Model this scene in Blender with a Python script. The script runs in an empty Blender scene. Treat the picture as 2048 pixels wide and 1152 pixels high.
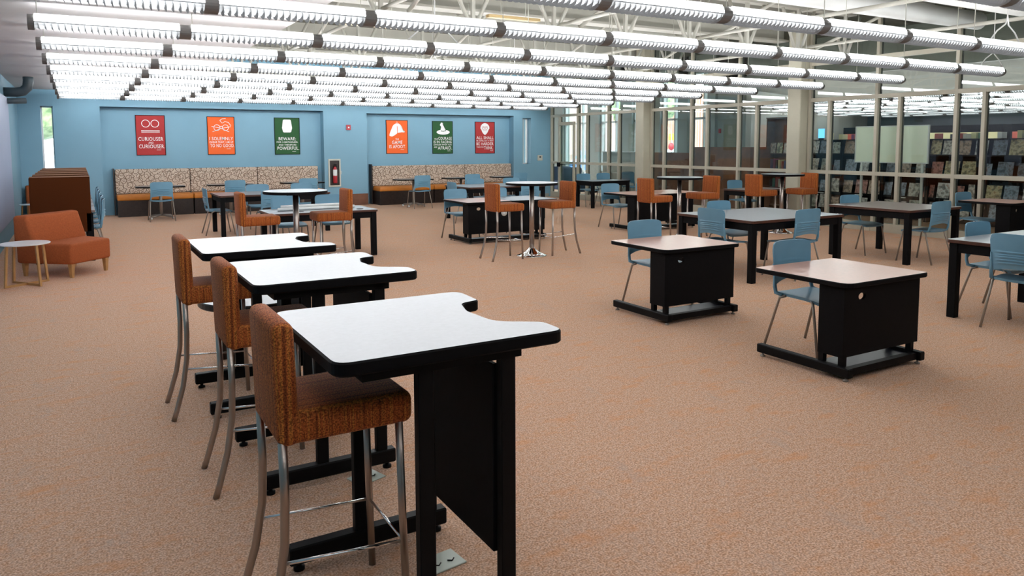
import bpy, bmesh, math, random
from mathutils import Vector, Matrix
random.seed(7)
S = bpy.context.scene
C = S.collection
PI = math.pi
# ------------------------------------------------------------------ materials
def new_mat(name):
    m = bpy.data.materials.new(name); m.use_nodes = True
    nt = m.node_tree
    return m, nt, nt.nodes['Principled BSDF']
def mat(name, col, rough=.5, metal=0., var=0., scale=8., bump=0., bscale=200., spec=None, coat=0.):
    m, nt, b = new_mat(name)
    b.inputs['Base Color'].default_value = (*col, 1); b.inputs['Roughness'].default_value = rough
    b.inputs['Metallic'].default_value = metal
    if spec is not None: b.inputs['Specular IOR Level'].default_value = spec
    if coat: b.inputs['Coat Weight'].default_value = coat; b.inputs['Coat Roughness'].default_value = .15
    tc = nt.nodes.new('ShaderNodeTexCoord')
    n = nt.nodes.new('ShaderNodeTexNoise'); n.inputs['Scale'].default_value = scale; n.inputs['Detail'].default_value = 4
    nt.links.new(tc.outputs['Object'], n.inputs['Vector'])
    r = nt.nodes.new('ShaderNodeValToRGB')
    v = var if var else .03
    r.color_ramp.elements[0].position = .3; r.color_ramp.elements[1].position = .7
    r.color_ramp.elements[0].color = (*[c * (1 - v) for c in col], 1)
    r.color_ramp.elements[1].color = (*[min(1, c * (1 + v)) for c in col], 1)
    nt.links.new(n.outputs['Fac'], r.inputs['Fac']); nt.links.new(r.outputs['Color'], b.inputs['Base Color'])
    if bump:
        n2 = nt.nodes.new('ShaderNodeTexNoise'); n2.inputs['Scale'].default_value = bscale; n2.inputs['Detail'].default_value = 2
        nt.links.new(tc.outputs['Object'], n2.inputs['Vector'])
        bp = nt.nodes.new('ShaderNodeBump'); bp.inputs['Strength'].default_value = bump; bp.inputs['Distance'].default_value = .004
        nt.links.new(n2.outputs['Fac'], bp.inputs['Height']); nt.links.new(bp.outputs['Normal'], b.inputs['Normal'])
    return m
def N(nt, t, **kw):
    n = nt.nodes.new(t)
    for k, v in kw.items():
        if hasattr(n, k) and not k[0].isupper(): setattr(n, k, v)
        else: n.inputs[k].default_value = v
    return n
def ramp(nt, stops, interp='LINEAR'):
    r = nt.nodes.new('ShaderNodeValToRGB'); cr = r.color_ramp; cr.interpolation = interp
    while len(cr.elements) > 1: cr.elements.remove(cr.elements[-1])
    cr.elements[0].position = stops[0][0]; cr.elements[0].color = (*stops[0][1], 1)
    for p, c in stops[1:]:
        e = cr.elements.new(p); e.color = (*c, 1)
    return r
def mix(nt, fac, a, b, mode='MIX'):
    m = nt.nodes.new('ShaderNodeMix'); m.data_type = 'RGBA'; m.blend_type = mode
    for sock, val in ((m.inputs[0], fac), (m.inputs[6], a), (m.inputs[7], b)):
        if isinstance(val, (int, float)): sock.default_value = val
        elif isinstance(val, tuple): sock.default_value = (*val, 1)
        else: nt.links.new(val, sock)
    return m.outputs[2]
def carpet_mat():
    m, nt, b = new_mat('carpet_loop_pile'); L = nt.links.new
    b.inputs['Roughness'].default_value = .95; b.inputs['Specular IOR Level'].default_value = .1
    tc = N(nt, 'ShaderNodeTexCoord')
    fine = N(nt, 'ShaderNodeTexNoise', Scale=120., Detail=3.); L(tc.outputs['Object'], fine.inputs['Vector'])
    mid = N(nt, 'ShaderNodeTexNoise', Scale=34., Detail=4.); L(tc.outputs['Object'], mid.inputs['Vector'])
    mp = N(nt, 'ShaderNodeMapping'); mp.inputs['Scale'].default_value = (1.0, 2.4, 1); L(tc.outputs['Object'], mp.inputs['Vector'])
    st = N(nt, 'ShaderNodeTexNoise', Scale=3.2, Detail=8.); st.inputs['Roughness'].default_value = .65; L(mp.outputs['Vector'], st.inputs['Vector'])
    mp2 = N(nt, 'ShaderNodeMapping'); mp2.inputs['Scale'].default_value = (2.2, 1.0, 1); L(tc.outputs['Object'], mp2.inputs['Vector'])
    st2 = N(nt, 'ShaderNodeTexNoise', Scale=2.3, Detail=8.); st2.inputs['Roughness'].default_value = .7; L(mp2.outputs['Vector'], st2.inputs['Vector'])
    r1 = ramp(nt, [(.36, (.28, .14, .085)), (.5, (.68, .41, .275)), (.62, (1.0, .74, .54))]); L(fine.outputs['Fac'], r1.inputs['Fac'])
    r2 = ramp(nt, [(.4, (.74, .50, .38)), (.6, (.64, .35, .215))]); L(mid.outputs['Fac'], r2.inputs['Fac'])
    c = mix(nt, .45, r1.outputs['Color'], r2.outputs['Color'])
    rs = ramp(nt, [(.53, (0, 0, 0)), (.72, (1, 1, 1))]); L(st.outputs['Fac'], rs.inputs['Fac'])
    f = N(nt, 'ShaderNodeMath', operation='MULTIPLY'); f.inputs[1].default_value = .55; L(rs.outputs['Color'], f.inputs[0])
    c = mix(nt, f.outputs[0], c, (.80, .33, .12))
    rs2 = ramp(nt, [(.56, (0, 0, 0)), (.7, (1, 1, 1))]); L(st2.outputs['Fac'], rs2.inputs['Fac'])
    f2 = N(nt, 'ShaderNodeMath', operation='MULTIPLY'); f2.inputs[1].default_value = .4; L(rs2.outputs['Color'], f2.inputs[0])
    c = mix(nt, f2.outputs[0], c, (.52, .42, .37))
    L(c, b.inputs['Base Color'])
    bp = N(nt, 'ShaderNodeBump', Strength=.35, Distance=.004); L(fine.outputs['Fac'], bp.inputs['Height']); L(bp.outputs['Normal'], b.inputs['Normal'])
    return m
def stripe_mat():
    m, nt, b = new_mat('striped_orange_upholstery'); L = nt.links.new
    b.inputs['Roughness'].default_value = .85; b.inputs['Specular IOR Level'].default_value = .2
    b.inputs['Sheen Weight'].default_value = .05
    tc = N(nt, 'ShaderNodeTexCoord')
    sp = N(nt, 'ShaderNodeSeparateXYZ'); L(tc.outputs['Object'], sp.inputs[0])
    sn = N(nt, 'ShaderNodeSeparateXYZ'); L(tc.outputs['Normal'], sn.inputs[0])
    ab = N(nt, 'ShaderNodeMath', operation='ABSOLUTE'); L(sn.outputs[0], ab.inputs[0])
    gt = N(nt, 'ShaderNodeMath', operation='GREATER_THAN'); gt.inputs[1].default_value = .7; L(ab.outputs[0], gt.inputs[0])
    mx = N(nt, 'ShaderNodeMix'); L(gt.outputs[0], mx.inputs[0]); L(sp.outputs[0], mx.inputs[2]); L(sp.outputs[1], mx.inputs[3])
    cb = N(nt, 'ShaderNodeCombineXYZ'); L(mx.outputs[0], cb.inputs[0])
    n = N(nt, 'ShaderNodeTexNoise', Scale=75., Detail=2.); L(cb.outputs[0], n.inputs['Vector'])
    r = ramp(nt, [(.34, (.08, .02, .007)), (.43, (.30, .072, .02)), (.52, (.39, .10, .024)), (.58, (.52, .19, .038)), (.64, (.26, .062, .018)), (.72, (.12, .03, .01))])
    L(n.outputs['Fac'], r.inputs['Fac'])
    n2 = N(nt, 'ShaderNodeTexNoise', Scale=190., Detail=1.); L(tc.outputs['Object'], n2.inputs['Vector'])
    r2 = ramp(nt, [(.38, (.35, .33, .3)), (.62, (1.5, 1.45, 1.3))]); L(n2.outputs['Fac'], r2.inputs['Fac'])
    c = mix(nt, .75, r.outputs['Color'], (.40, .115, .035)) if False else r.outputs['Color']
    c = mix(nt, .22, c, (.40, .11, .028))
    c = mix(nt, .8, c, r2.outputs['Color'], 'MULTIPLY')
    L(c, b.inputs['Base Color'])
    bp = N(nt, 'ShaderNodeBump', Strength=.4, Distance=.003); L(n2.outputs['Fac'], bp.inputs['Height']); L(bp.outputs['Normal'], b.inputs['Normal'])
    return m
def ring_mat():
    m, nt, b = new_mat('ring_patterned_upholstery'); L = nt.links.new
    b.inputs['Roughness'].default_value = .8
    tc = N(nt, 'ShaderNodeTexCoord'); sp = N(nt, 'ShaderNodeSeparateXYZ'); L(tc.outputs['Object'], sp.inputs[0])
    cb = N(nt, 'ShaderNodeCombineXYZ'); L(sp.outputs[0], cb.inputs[0]); L(sp.outputs[2], cb.inputs[1])
    col = (.60, .50, .40)
    prev = None
    for k, (sc, off) in enumerate(((8.5, 0.), (7.2, 3.7))):
        mp = N(nt, 'ShaderNodeMapping'); mp.inputs['Location'].default_value = (off, off * .7, 0); L(cb.outputs[0], mp.inputs['Vector'])
        v = N(nt, 'ShaderNodeTexVoronoi', Scale=sc, voronoi_dimensions='2D'); L(mp.outputs[0], v.inputs['Vector'])
        r = ramp(nt, [(0, (0, 0, 0)), (.36, (0, 0, 0)), (.40, (1, 1, 1)), (.46, (1, 1, 1)), (.50, (0, 0, 0))]); L(v.outputs['Distance'], r.inputs['Fac'])
        base = prev if prev else (.52, .42, .335)
        prev = mix(nt, r.outputs['Color'], base, (.13, .085, .06) if k == 0 else (.2, .13, .09))
        r3 = ramp(nt, [(0, (0, 0, 0)), (.27, (0, 0, 0)), (.31, (1, 1, 1)), (.34, (0, 0, 0))]); L(v.outputs['Distance'], r3.inputs['Fac'])
        prev = mix(nt, r3.outputs['Color'], prev, (.78, .70, .58))
    L(prev, b.inputs['Base Color'])
    return m
def glass_mat(name='clear_glass', tint=(.93, .97, .95), r=0.0):
    m, nt, b = new_mat(name); nt.nodes.remove(b); L = nt.links.new
    t = N(nt, 'ShaderNodeBsdfTransparent'); t.inputs['Color'].default_value = (*tint, 1)
    g = N(nt, 'ShaderNodeBsdfGlossy'); g.inputs['Roughness'].default_value = r
    fr = N(nt, 'ShaderNodeFresnel'); ge = N(nt, 'ShaderNodeNewGeometry')
    im = N(nt, 'ShaderNodeMix'); im.inputs[2].default_value = 1.52; im.inputs[3].default_value = 1 / 1.52
    L(ge.outputs['Backfacing'], im.inputs[0]); L(im.outputs[0], fr.inputs['IOR'])
    mu = N(nt, 'ShaderNodeMath', operation='MULTIPLY'); mu.inputs[1].default_value = 1.0; mu.use_clamp = True; L(fr.outputs[0], mu.inputs[0])
    s = N(nt, 'ShaderNodeMixShader'); L(mu.outputs[0], s.inputs[0]); L(t.outputs[0], s.inputs[1]); L(g.outputs[0], s.inputs[2])
    L(s.outputs[0], nt.nodes['Material Output'].inputs[0])
    return m
def translucent_mat(name='white_translucent_acrylic', k=.9):
    m, nt, b = new_mat(name); nt.nodes.remove(b); L = nt.links.new
    d = N(nt, 'ShaderNodeBsdfDiffuse'); d.inputs['Color'].default_value = (k, k * 1.02, k * 1.04, 1)
    t = N(nt, 'ShaderNodeBsdfTranslucent'); t.inputs['Color'].default_value = (k, k * 1.02, k * 1.04, 1)
    s = N(nt, 'ShaderNodeMixShader'); s.inputs[0].default_value = .5; L(d.outputs[0], s.inputs[1]); L(t.outputs[0], s.inputs[2])
    L(s.outputs[0], nt.nodes['Material Output'].inputs[0])
    return m
def emis(name, col, st):
    m, nt, b = new_mat(name); nt.nodes.remove(b)
    e = N(nt, 'ShaderNodeEmission'); e.inputs['Color'].default_value = (*col, 1); e.inputs['Strength'].default_value = st
    nt.links.new(e.outputs[0], nt.nodes['Material Output'].inputs[0])
    return m
def random_mat(name, cols, rough=.6, print_scale=0.):
    """colour picked per object (Object Info random) with an optional printed-cover pattern"""
    m, nt, b = new_mat(name); L = nt.links.new; b.inputs['Roughness'].default_value = rough
    oi = N(nt, 'ShaderNodeObjectInfo')
    r = ramp(nt, [(i / len(cols), c) for i, c in enumerate(cols)], 'CONSTANT'); L(oi.outputs['Random'], r.inputs['Fac'])
    out = r.outputs['Color']
    if print_scale:
        tc = N(nt, 'ShaderNodeTexCoord')
        ad = N(nt, 'ShaderNodeVectorMath', operation='ADD'); L(tc.outputs['Object'], ad.inputs[0])
        mu = N(nt, 'ShaderNodeMath', operation='MULTIPLY'); mu.inputs[1].default_value = 50; L(oi.outputs['Random'], mu.inputs[0])
        L(mu.outputs[0], ad.inputs[1])
        n = N(nt, 'ShaderNodeTexNoise', Scale=print_scale, Detail=5.); L(ad.outputs[0], n.inputs['Vector'])
        r2 = ramp(nt, [(.38, (.06, .05, .05)), (.47, (.5, .42, .36)), (.56, (1, 1, 1)), (.7, (.55, .3, .2))]); L(n.outputs['Fac'], r2.inputs['Fac'])
        out = mix(nt, .75, out, r2.outputs['Color'], 'MULTIPLY')
    L(out, b.inputs['Base Color'])
    return m
def foliage_mat():
    m, nt, b = new_mat('tree_foliage'); L = nt.links.new
    tc = N(nt, 'ShaderNodeTexCoord'); n = N(nt, 'ShaderNodeTexNoise', Scale=3., Detail=6.); L(tc.outputs['Object'], n.inputs['Vector'])
    r = ramp(nt, [(.35, (.10, .16, .06)), (.6, (.35, .42, .2))]); L(n.outputs['Fac'], r.inputs['Fac']); L(r.outputs['Color'], b.inputs['Base Color'])
    return m
def brick_mat():
    m, nt, b = new_mat('red_brick'); L = nt.links.new; b.inputs['Roughness'].default_value = .9
    tc = N(nt, 'ShaderNodeTexCoord'); br = N(nt, 'ShaderNodeTexBrick', Scale=3.)
    br.inputs['Color1'].default_value = (.45, .2, .13, 1); br.inputs['Color2'].default_value = (.55, .3, .2, 1); br.inputs['Mortar'].default_value = (.6, .55, .5, 1)
    L(tc.outputs['Object'], br.inputs['Vector']); L(br.outputs['Color'], b.inputs['Base Color'])
    return m

M = dict(
    carpet=carpet_mat(), stripe=stripe_mat(), rings=ring_mat(), glass=glass_mat(), acrylic=translucent_mat(), acrylic_fin=translucent_mat('louver_blade_acrylic', .30), trough=translucent_mat('perforated_lower_diffuser', .24),
    lamp=emis('fluorescent_tube', (.96, .98, 1.0), 14.),
    wall_blue=mat('blue_wall_paint', (.185, .36, .47), .6, var=.04, scale=1.2, bump=.1, bscale=300),
    wall_grey=mat('grey_green_wall_paint', (.30, .31, .28), .7, var=.04, scale=2),
    hall_dark=mat('dark_hall_wall_paint', (.05, .06, .065), .8, var=.2, scale=.6),
    ceil=mat('khaki_deck_paint', (.155, .148, .12), .85, var=.06, scale=.8),
    soffit=mat('white_ceiling_panel', (.54, .525, .525), .8, var=.02),
    steel=mat('cream_steel_paint', (.50, .49, .43), .5, var=.05, scale=3),
    duct=mat('white_duct_paint', (.70, .71, .69), .45, var=.04, scale=2),
    black_duct=mat('slate_pipe_paint', (.06, .085, .10), .5, var=.1),
    frame=mat('taupe_window_frame_paint', (.50, .465, .37), .5, var=.04, scale=5),
    frame_dark=mat('black_gasket', (.03, .03, .03), .6),
    column=mat('beige_column_paint', (.50, .475, .37), .55, var=.04, scale=4),
    orange_seat=mat('orange_vinyl', (.62, .21, .025), .45, var=.06, bump=.1),
    sofa=mat('orange_woven_sofa_fabric', (.40, .105, .035), .85, var=.12, scale=60, bump=.4, bscale=350, spec=.2),
    black=mat('black_textured_laminate', (.0035, .0032, .004), .6, var=.2, scale=30, spec=.12),
    black_metal=mat('black_powder_coated_steel', (.004, .0036, .004), .55, var=.2, spec=.15),
    dark_wood=mat('espresso_stained_wood', (.022, .012, .009), .35, var=.3, scale=20, spec=.4),
    brown_edge=mat('mahogany_table_edge', (.075, .026, .014), .4, var=.2, scale=20),
    white_lam=mat('speckled_white_laminate', (.40, .41, .435), .38, var=.04, scale=60),
    grey_lam=mat('grey_laminate', (.24, .27, .30), .34, var=.05, scale=60),
    grey_brown_lam=mat('grey_brown_laminate', (.21, .17, .16), .3, var=.06, scale=60),
    tan_lam=mat('tan_pink_laminate', (.62, .34, .25), .28, var=.05, scale=40),
    plastic=mat('blue_chair_plastic', (.135, .30, .42), .42, var=.03, spec=.5),
    chair_metal=mat('satin_taupe_chair_legs', (.33, .28, .24), .4, metal=.5),
    chrome=mat('brushed_chrome', (.42, .36, .32), .34, metal=1.),
    bright_chrome=mat('polished_chrome', (.85, .85, .86), .08, metal=1.),
    carrel=mat('brown_carrel_fabric', (.075, .022, .007), .95, var=.2, scale=150, bump=.4, bscale=300, spec=.05),
    carrel_panel=mat('reddish_brown_wood_panel', (.17, .065, .032), .5, var=.2, scale=6),
    shelf_black=mat('glossy_black_shelf', (.012, .013, .02), .35, spec=.4), maple_dark=mat('carrel_edge_wood', (.30, .15, .08), .5), maple=mat('maple_wood', (.50, .27, .10), .45, var=.15, scale=10),
    side_white=mat('white_side_table_top', (.78, .79, .80), .3),
    end_cap=mat('grey_fixture_end_cap', (.12, .115, .11), .5),
    white=mat('white_enamel', (.78, .78, .77), .4),
    beige=mat('beige_cover_plate', (.55, .54, .46), .5),
    red=mat('fire_equipment_red', (.42, .02, .03), .35),
    p_red=mat('poster_red', (.42, .045, .045), .5, spec=.1), p_orange=mat('poster_orange', (.86, .145, .035), .5, spec=.1), p_green=mat('poster_green', (.032, .105, .04), .5, spec=.1),
    ink=mat('white_poster_ink', (.85, .84, .84), .6),
    shade=mat('pale_blue_roller_shade', (.38, .44, .60), .6, var=.03, scale=1),
    whiteboard=mat('cream_whiteboard', (.84, .86, .70), .35, var=.02),
    cover=random_mat('magazine_cover', [(.75, .72, .66), (.55, .4, .3), (.35, .45, .6), (.7, .6, .35), (.5, .55, .5), (.6, .25, .2), (.8, .8, .8), (.25, .3, .4)], .4, 14.),
    book=random_mat('book_cloth', [(.7, .68, .6), (.1, .15, .35), (.55, .12, .08), (.75, .7, .4), (.15, .3, .2), (.8, .8, .82), (.3, .1, .25), (.05, .05, .06)], .6),
    paper=mat('white_paper', (.78, .80, .79), .6),
    navy=mat('navy_upholstery', (.02, .03, .08), .8),
    asphalt=mat('asphalt', (.35, .35, .36), .9, var=.1, scale=1), brick=brick_mat(), foliage=foliage_mat(), bark=mat('bark', (.15, .1, .07), .9),
    car_blue=mat('blue_car_paint', (.05, .2, .5), .25, coat=.5), car_white=mat('white_car_paint', (.75, .77, .8), .25, coat=.5), tyre=mat('tyre_rubber', (.02, .02, .02), .8),
    car_glass=mat('car_window_glass', (.05, .07, .09), .1), outlet=mat('pale_green_outlet_plate', (.55, .60, .52), .4),
    screen=emis('blue_monitor_screen', (.12, .42, .9), 1.2), sticker=mat('white_sticker', (.7, .72, .72), .5),
    yellow=mat('yellow_sign_paint', (.85, .6, .03), .5), brass=mat('brass_fixture', (.62, .45, .22), .4, metal=.3),
)
# ------------------------------------------------------------------ mesh helpers
def BM(): return bmesh.new()
def box(bm, x0, x1, y0, y1, z0, z1, bev=0., seg=2, M4=None):
    r = bmesh.ops.create_cube(bm, size=1)
    vs = r['verts']
    bmesh.ops.scale(bm, vec=(x1 - x0, y1 - y0, z1 - z0), verts=vs)
    bmesh.ops.translate(bm, vec=((x0 + x1) / 2, (y0 + y1) / 2, (z0 + z1) / 2), verts=vs)
    if bev:
        es = list({e for v in vs for e in v.link_edges})
        rr = bmesh.ops.bevel(bm, geom=es, offset=bev, segments=seg, affect='EDGES', profile=.5)
        vs = [v for v in rr['verts']] + [v for v in vs if v.is_valid]
        vs = list({v for v in vs if v.is_valid})
    if M4 is not None: bmesh.ops.transform(bm, matrix=M4, verts=vs)
    return vs
def tube(bm, pts, r, seg=10, cap=True, rs=None):
    pts = [Vector(p) for p in pts]; rings = []; up = None
    for i, p in enumerate(pts):
        d = ((pts[min(i + 1, len(pts) - 1)] - p).normalized() + (p - pts[max(i - 1, 0)]).normalized())
        d.normalize()
        if up is None:
            up = Vector((0, 0, 1)) if abs(d.z) < .9 else Vector((1, 0, 0))
        a = d.cross(up).normalized(); b = a.cross(d).normalized(); up = b
        R = rs[i] if rs else r
        rings.append([bm.verts.new(p + (a * math.cos(t) + b * math.sin(t)) * R) for t in [2 * PI * k / seg for k in range(seg)]])
    for a, b in zip(rings, rings[1:]):
        for k in range(seg): 
            f = bm.faces.new((a[k], a[(k + 1) % seg], b[(k + 1) % seg], b[k])); f.smooth = True
    if cap:
        bm.faces.new(rings[0][::-1]); bm.faces.new(rings[-1])
def lathe(bm, prof, seg=32, cx=0, cy=0):
    rings = []
    for r, z in prof:
        rings.append([bm.verts.new((cx + r * math.cos(2 * PI * k / seg), cy + r * math.sin(2 * PI * k / seg), z)) for k in range(seg)] if r > 1e-6 else [bm.verts.new((cx, cy, z))])
    for a, b in zip(rings, rings[1:]):
        for k in range(seg):
            k2 = (k + 1) % seg
            if len(a) == 1 and len(b) == 1: continue
            if len(a) == 1: f = bm.faces.new((a[0], b[k], b[k2]))
            elif len(b) == 1: f = bm.faces.new((a[k], b[0], a[k2]))
            else: f = bm.faces.new((a[k], b[k], b[k2], a[k2]))
            f.smooth = True
def rounded(pts, rads, n=6):
    """polygon (ccw) with a radius at each corner"""
    out = []
    m = len(pts)
    for i in range(m):
        p = Vector(pts[i]).to_2d(); a = Vector(pts[i - 1]).to_2d(); b = Vector(pts[(i + 1) % m]).to_2d(); r = rads[i]
        if r <= 0: out.append((p.x, p.y)); continue
        u = (a - p).normalized(); v = (b - p).normalized()
        ang = u.angle(v); t = min(r / math.tan(ang / 2), (a - p).length * .49, (b - p).length * .49)
        p0 = p + u * t; p1 = p + v * t
        for k in range(n + 1):
            s = k / n; q = p0 * (1 - s) ** 2 + p * 2 * s * (1 - s) + p1 * s * s
            out.append((q.x, q.y))
    return out
def slab(bm, outline, z0, z1, side_mat=0, top_mat=0, bev=.004):
    """extruded outline, sloped small chamfer on top rim; material slots for side and top"""
    n = len(outline)
    cx = sum(p[0] for p in outline) / n; cy = sum(p[1] for p in outline) / n
    def ring(z, k):
        vs = []
        for i, (x, y) in enumerate(outline):
            if k:
                a = Vector(outline[i - 1]); b = Vector(outline[(i + 1) % n]); d = (b - a)
                if d.length > 1e-9: d.normalize()
                nx, ny = -d.y, d.x
                x, y = x + nx * k, y + ny * k
            vs.append(bm.verts.new((x, y, z)))
        return vs
    rs = [ring(z0, bev), ring(z0 + bev, 0), ring(z1 - bev, 0), ring(z1, bev)]
    for a, b in zip(rs, rs[1:]):
        for k in range(n):
            f = bm.faces.new((a[k], a[(k + 1) % n], b[(k + 1) % n], b[k])); f.material_index = side_mat
    f = bm.faces.new(rs[-1]); f.material_index = top_mat
    f = bm.faces.new(rs[0][::-1]); f.material_index = side_mat
def disc_outline(r, n=48): return [(r * math.cos(2 * PI * k / n), r * math.sin(2 * PI * k / n)) for k in range(n)]
def obj(name, bm, mats, parent=None, smooth=False, loc=None):
    me = bpy.data.meshes.new(name)
    bmesh.ops.recalc_face_normals(bm, faces=bm.faces)
    if smooth:
        for f in bm.faces: f.smooth = True
    bm.to_mesh(me); bm.free()
    if not isinstance(mats, (list, tuple)): mats = [mats]
    for m in mats: me.materials.append(m)
    if smooth:
        try: me.set_sharp_from_angle(angle=math.radians(40))
        except Exception: pass
    o = bpy.data.objects.new(name, me); C.objects.link(o)
    if parent: o.parent = parent
    if loc: o.location = loc
    return o
def tag(o, label, cat, group=None):
    o['label'] = label; o['category'] = cat
    if group: o['group'] = group
    return o
def thing(name, label, cat, loc=(0, 0, 0), rz=0, group=None):
    o = bpy.data.objects.new(name, None); o.empty_display_size = .1; C.objects.link(o)
    o.location = loc; o.rotation_euler = (0, 0, rz)
    return tag(o, label, cat, group)
def struct(name, bm, m, parent=None, smooth=False):
    o = obj(name, bm, m, parent, smooth)
    if parent is None: o['kind'] = 'structure'
    return o
KIDS = {}
def copy_tree(o, parent=None):
    c = o.copy(); C.objects.link(c)
    if parent is not None: c.parent = parent
    for ch in KIDS.setdefault(o.name, list(o.children)): copy_tree(ch, c)
    return c
class Proto:
    """first use places the original, later uses place copies of it and of all its parts"""
    def __init__(self, make): self.make = make; self.o = None
    def put(self, loc, rz, label, group=None):
        if self.o is None:
            self.o = o = self.make()
        else: o = copy_tree(self.o)
        o.location = loc; o.rotation_euler = (0, 0, rz); o['label'] = label
        if group: o['group'] = group
        elif 'group' in o: del o['group']
        return o
def text_mesh(bm, s, xc, ytop, h, w, bold=.0, y=0., align='C'):
    """letters of height h, width w, centred at xc, on plane y (facing -Y), z from ytop down"""
    cu = bpy.data.curves.new('t', 'FONT'); cu.body = s; cu.align_x = 'CENTER'; cu.offset = bold; cu.resolution_u = 2; cu.space_character = 1.08
    o = bpy.data.objects.new('t', cu); C.objects.link(o)
    dg = bpy.context.evaluated_depsgraph_get(); dg.update()
    me = bpy.data.meshes.new_from_object(o.evaluated_get(dg))
    xs = [v.co.x for v in me.vertices]; ys = [v.co.y for v in me.vertices]
    x0, x1, y0, y1 = min(xs), max(xs), min(ys), max(ys)
    if any(c in s for c in ',;') : y0 = y0 + (y1 - y0) * .12
    sx = w / (x1 - x0); sy = h / (y1 - y0)
    base = len(bm.verts)
    vs = [bm.verts.new((xc + (v.co.x - (x0 + x1) / 2) * sx, y, ytop - h + (v.co.y - y0) * sy)) for v in me.vertices]
    for p in me.polygons:
        try: bm.faces.new([vs[i] for i in p.vertices])
        except ValueError: pass
    bpy.data.objects.remove(o); bpy.data.curves.remove(cu); bpy.data.meshes.remove(me)
ORD = ['first', 'second', 'third', 'fourth', 'fifth', 'sixth', 'seventh', 'eighth', 'ninth', 'tenth', 'eleventh', 'twelfth', 'thirteenth', 'fourteenth', 'fifteenth', 'sixteenth', 'seventeenth', 'eighteenth', 'nineteenth', 'twentieth',
       'twenty-first', 'twenty-second', 'twenty-third', 'twenty-fourth', 'twenty-fifth', 'twenty-sixth', 'twenty-seventh', 'twenty-eighth', 'twenty-ninth', 'thirtieth', 'thirty-first', 'thirty-second', 'thirty-third', 'thirty-fourth', 'thirty-fifth', 'thirty-sixth']

# ------------------------------------------------------------------ room shell
XL, XG, YB, YR, ZT = -1.08, 12.85, 19.6, 19.88, 4.1
bm = BM(); slab(bm, [(-1.4, -6), (30, -6), (30, 20.4), (15.4, 15.1), (15.4, 26), (-1.4, 26)], -.2, 0, 0, 0, 0.0); struct('floor', bm, M['carpet'])
bm = BM(); box(bm, -1.4, 15.4, -6, 26, ZT, ZT + .2); struct('ceiling', bm, M['ceil'])
bm = BM(); box(bm, XL - .2, 1.98, -6, YB + .4, 2.88, 3.2); struct('ceiling_soffit', bm, M['soffit'])
bm = BM(); box(bm, XL - .3, XL, -6, YB + .5, 0, ZT); struct('wall_left', bm, M['wall_blue'])
bm = BM(); box(bm, XL, 15.2, -6.2, -6, 0, ZT); struct('wall_front', bm, M['wall_blue'])
# back wall with two shallow alcoves and two slit windows
bm = BM()
WL = (-.66, -.42, 1.0, 2.52); WR = (11.80, 12.10, 1.03, 2.43)
Yw = YB + .45
def wall_cols(x0, x1, holes):
    pass
box(bm, XL, WL[0], YB, Yw, 0, ZT); box(bm, WL[0], WL[1], YB, Yw, 0, WL[2]); box(bm, WL[0], WL[1], YB, Yw, WL[3], ZT)
box(bm, WL[1], .5, YB, Yw, 0, ZT)
box(bm, .5, 5.66, YR, Yw, 0, 2.53); box(bm, .5, 5.66, YB, Yw, 2.53, ZT)
box(bm, 5.66, 6.85, YB, Yw, 0, ZT)
box(bm, 6.85, 11.48, YR, Yw, 0, 2.49); box(bm, 6.85, 11.48, YB, Yw, 2.49, ZT)
box(bm, 11.48, WR[0], YB, Yw, 0, ZT); box(bm, WR[0], WR[1], YB, Yw, 0, WR[2]); box(bm, WR[0], WR[1], YB, Yw, WR[3], ZT)
box(bm, WR[1], XG + .05, YB, Yw, 0, ZT)
struct('wall_back', bm, M['wall_blue'])
for i, w in enumerate((WL, WR)):
    bm = BM(); t = .03; y0, y1 = YB + .22, YB + .30
    box(bm, w[0], w[0] + t, y0, y1, w[2], w[3]); box(bm, w[1] - t, w[1], y0, y1, w[2], w[3])
    box(bm, w[0], w[1], y0, y1, w[2], w[2] + t); box(bm, w[0], w[1], y0, y1, w[3] - t, w[3])
    o = struct('window_%d' % (i + 1), bm, M['white'])
    bm = BM(); box(bm, w[0] + t, w[1] - t, y0 + .03, y0 + .04, w[2] + t, w[3] - t); obj('pane', bm, M['glass'], o)
# baseboards
bm = BM(); box(bm, XL, .5, YB - .012, YB, 0, .14); struct('baseboard_back', bm, M['white'])
bm = BM(); box(bm, 5.66, 6.85, YB - .012, YB, 0, .31); struct('baseboard_pier', bm, M['carrel_panel'])
bm = BM(); box(bm, 11.48, XG - .1, YB - .012, YB, 0, .10); struct('baseboard_right', bm, M['wall_grey'])
# roller shade over the window in the left wall
o = tag(obj('roller_shade', (lambda b: (box(b, XL, XL + .05, 9.0, 16.3, .35, 2.5, .01), b)[1])(BM()), M['shade']), 'pale blue roller shade hanging on the left wall behind the orange sofa', 'roller shade')
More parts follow.
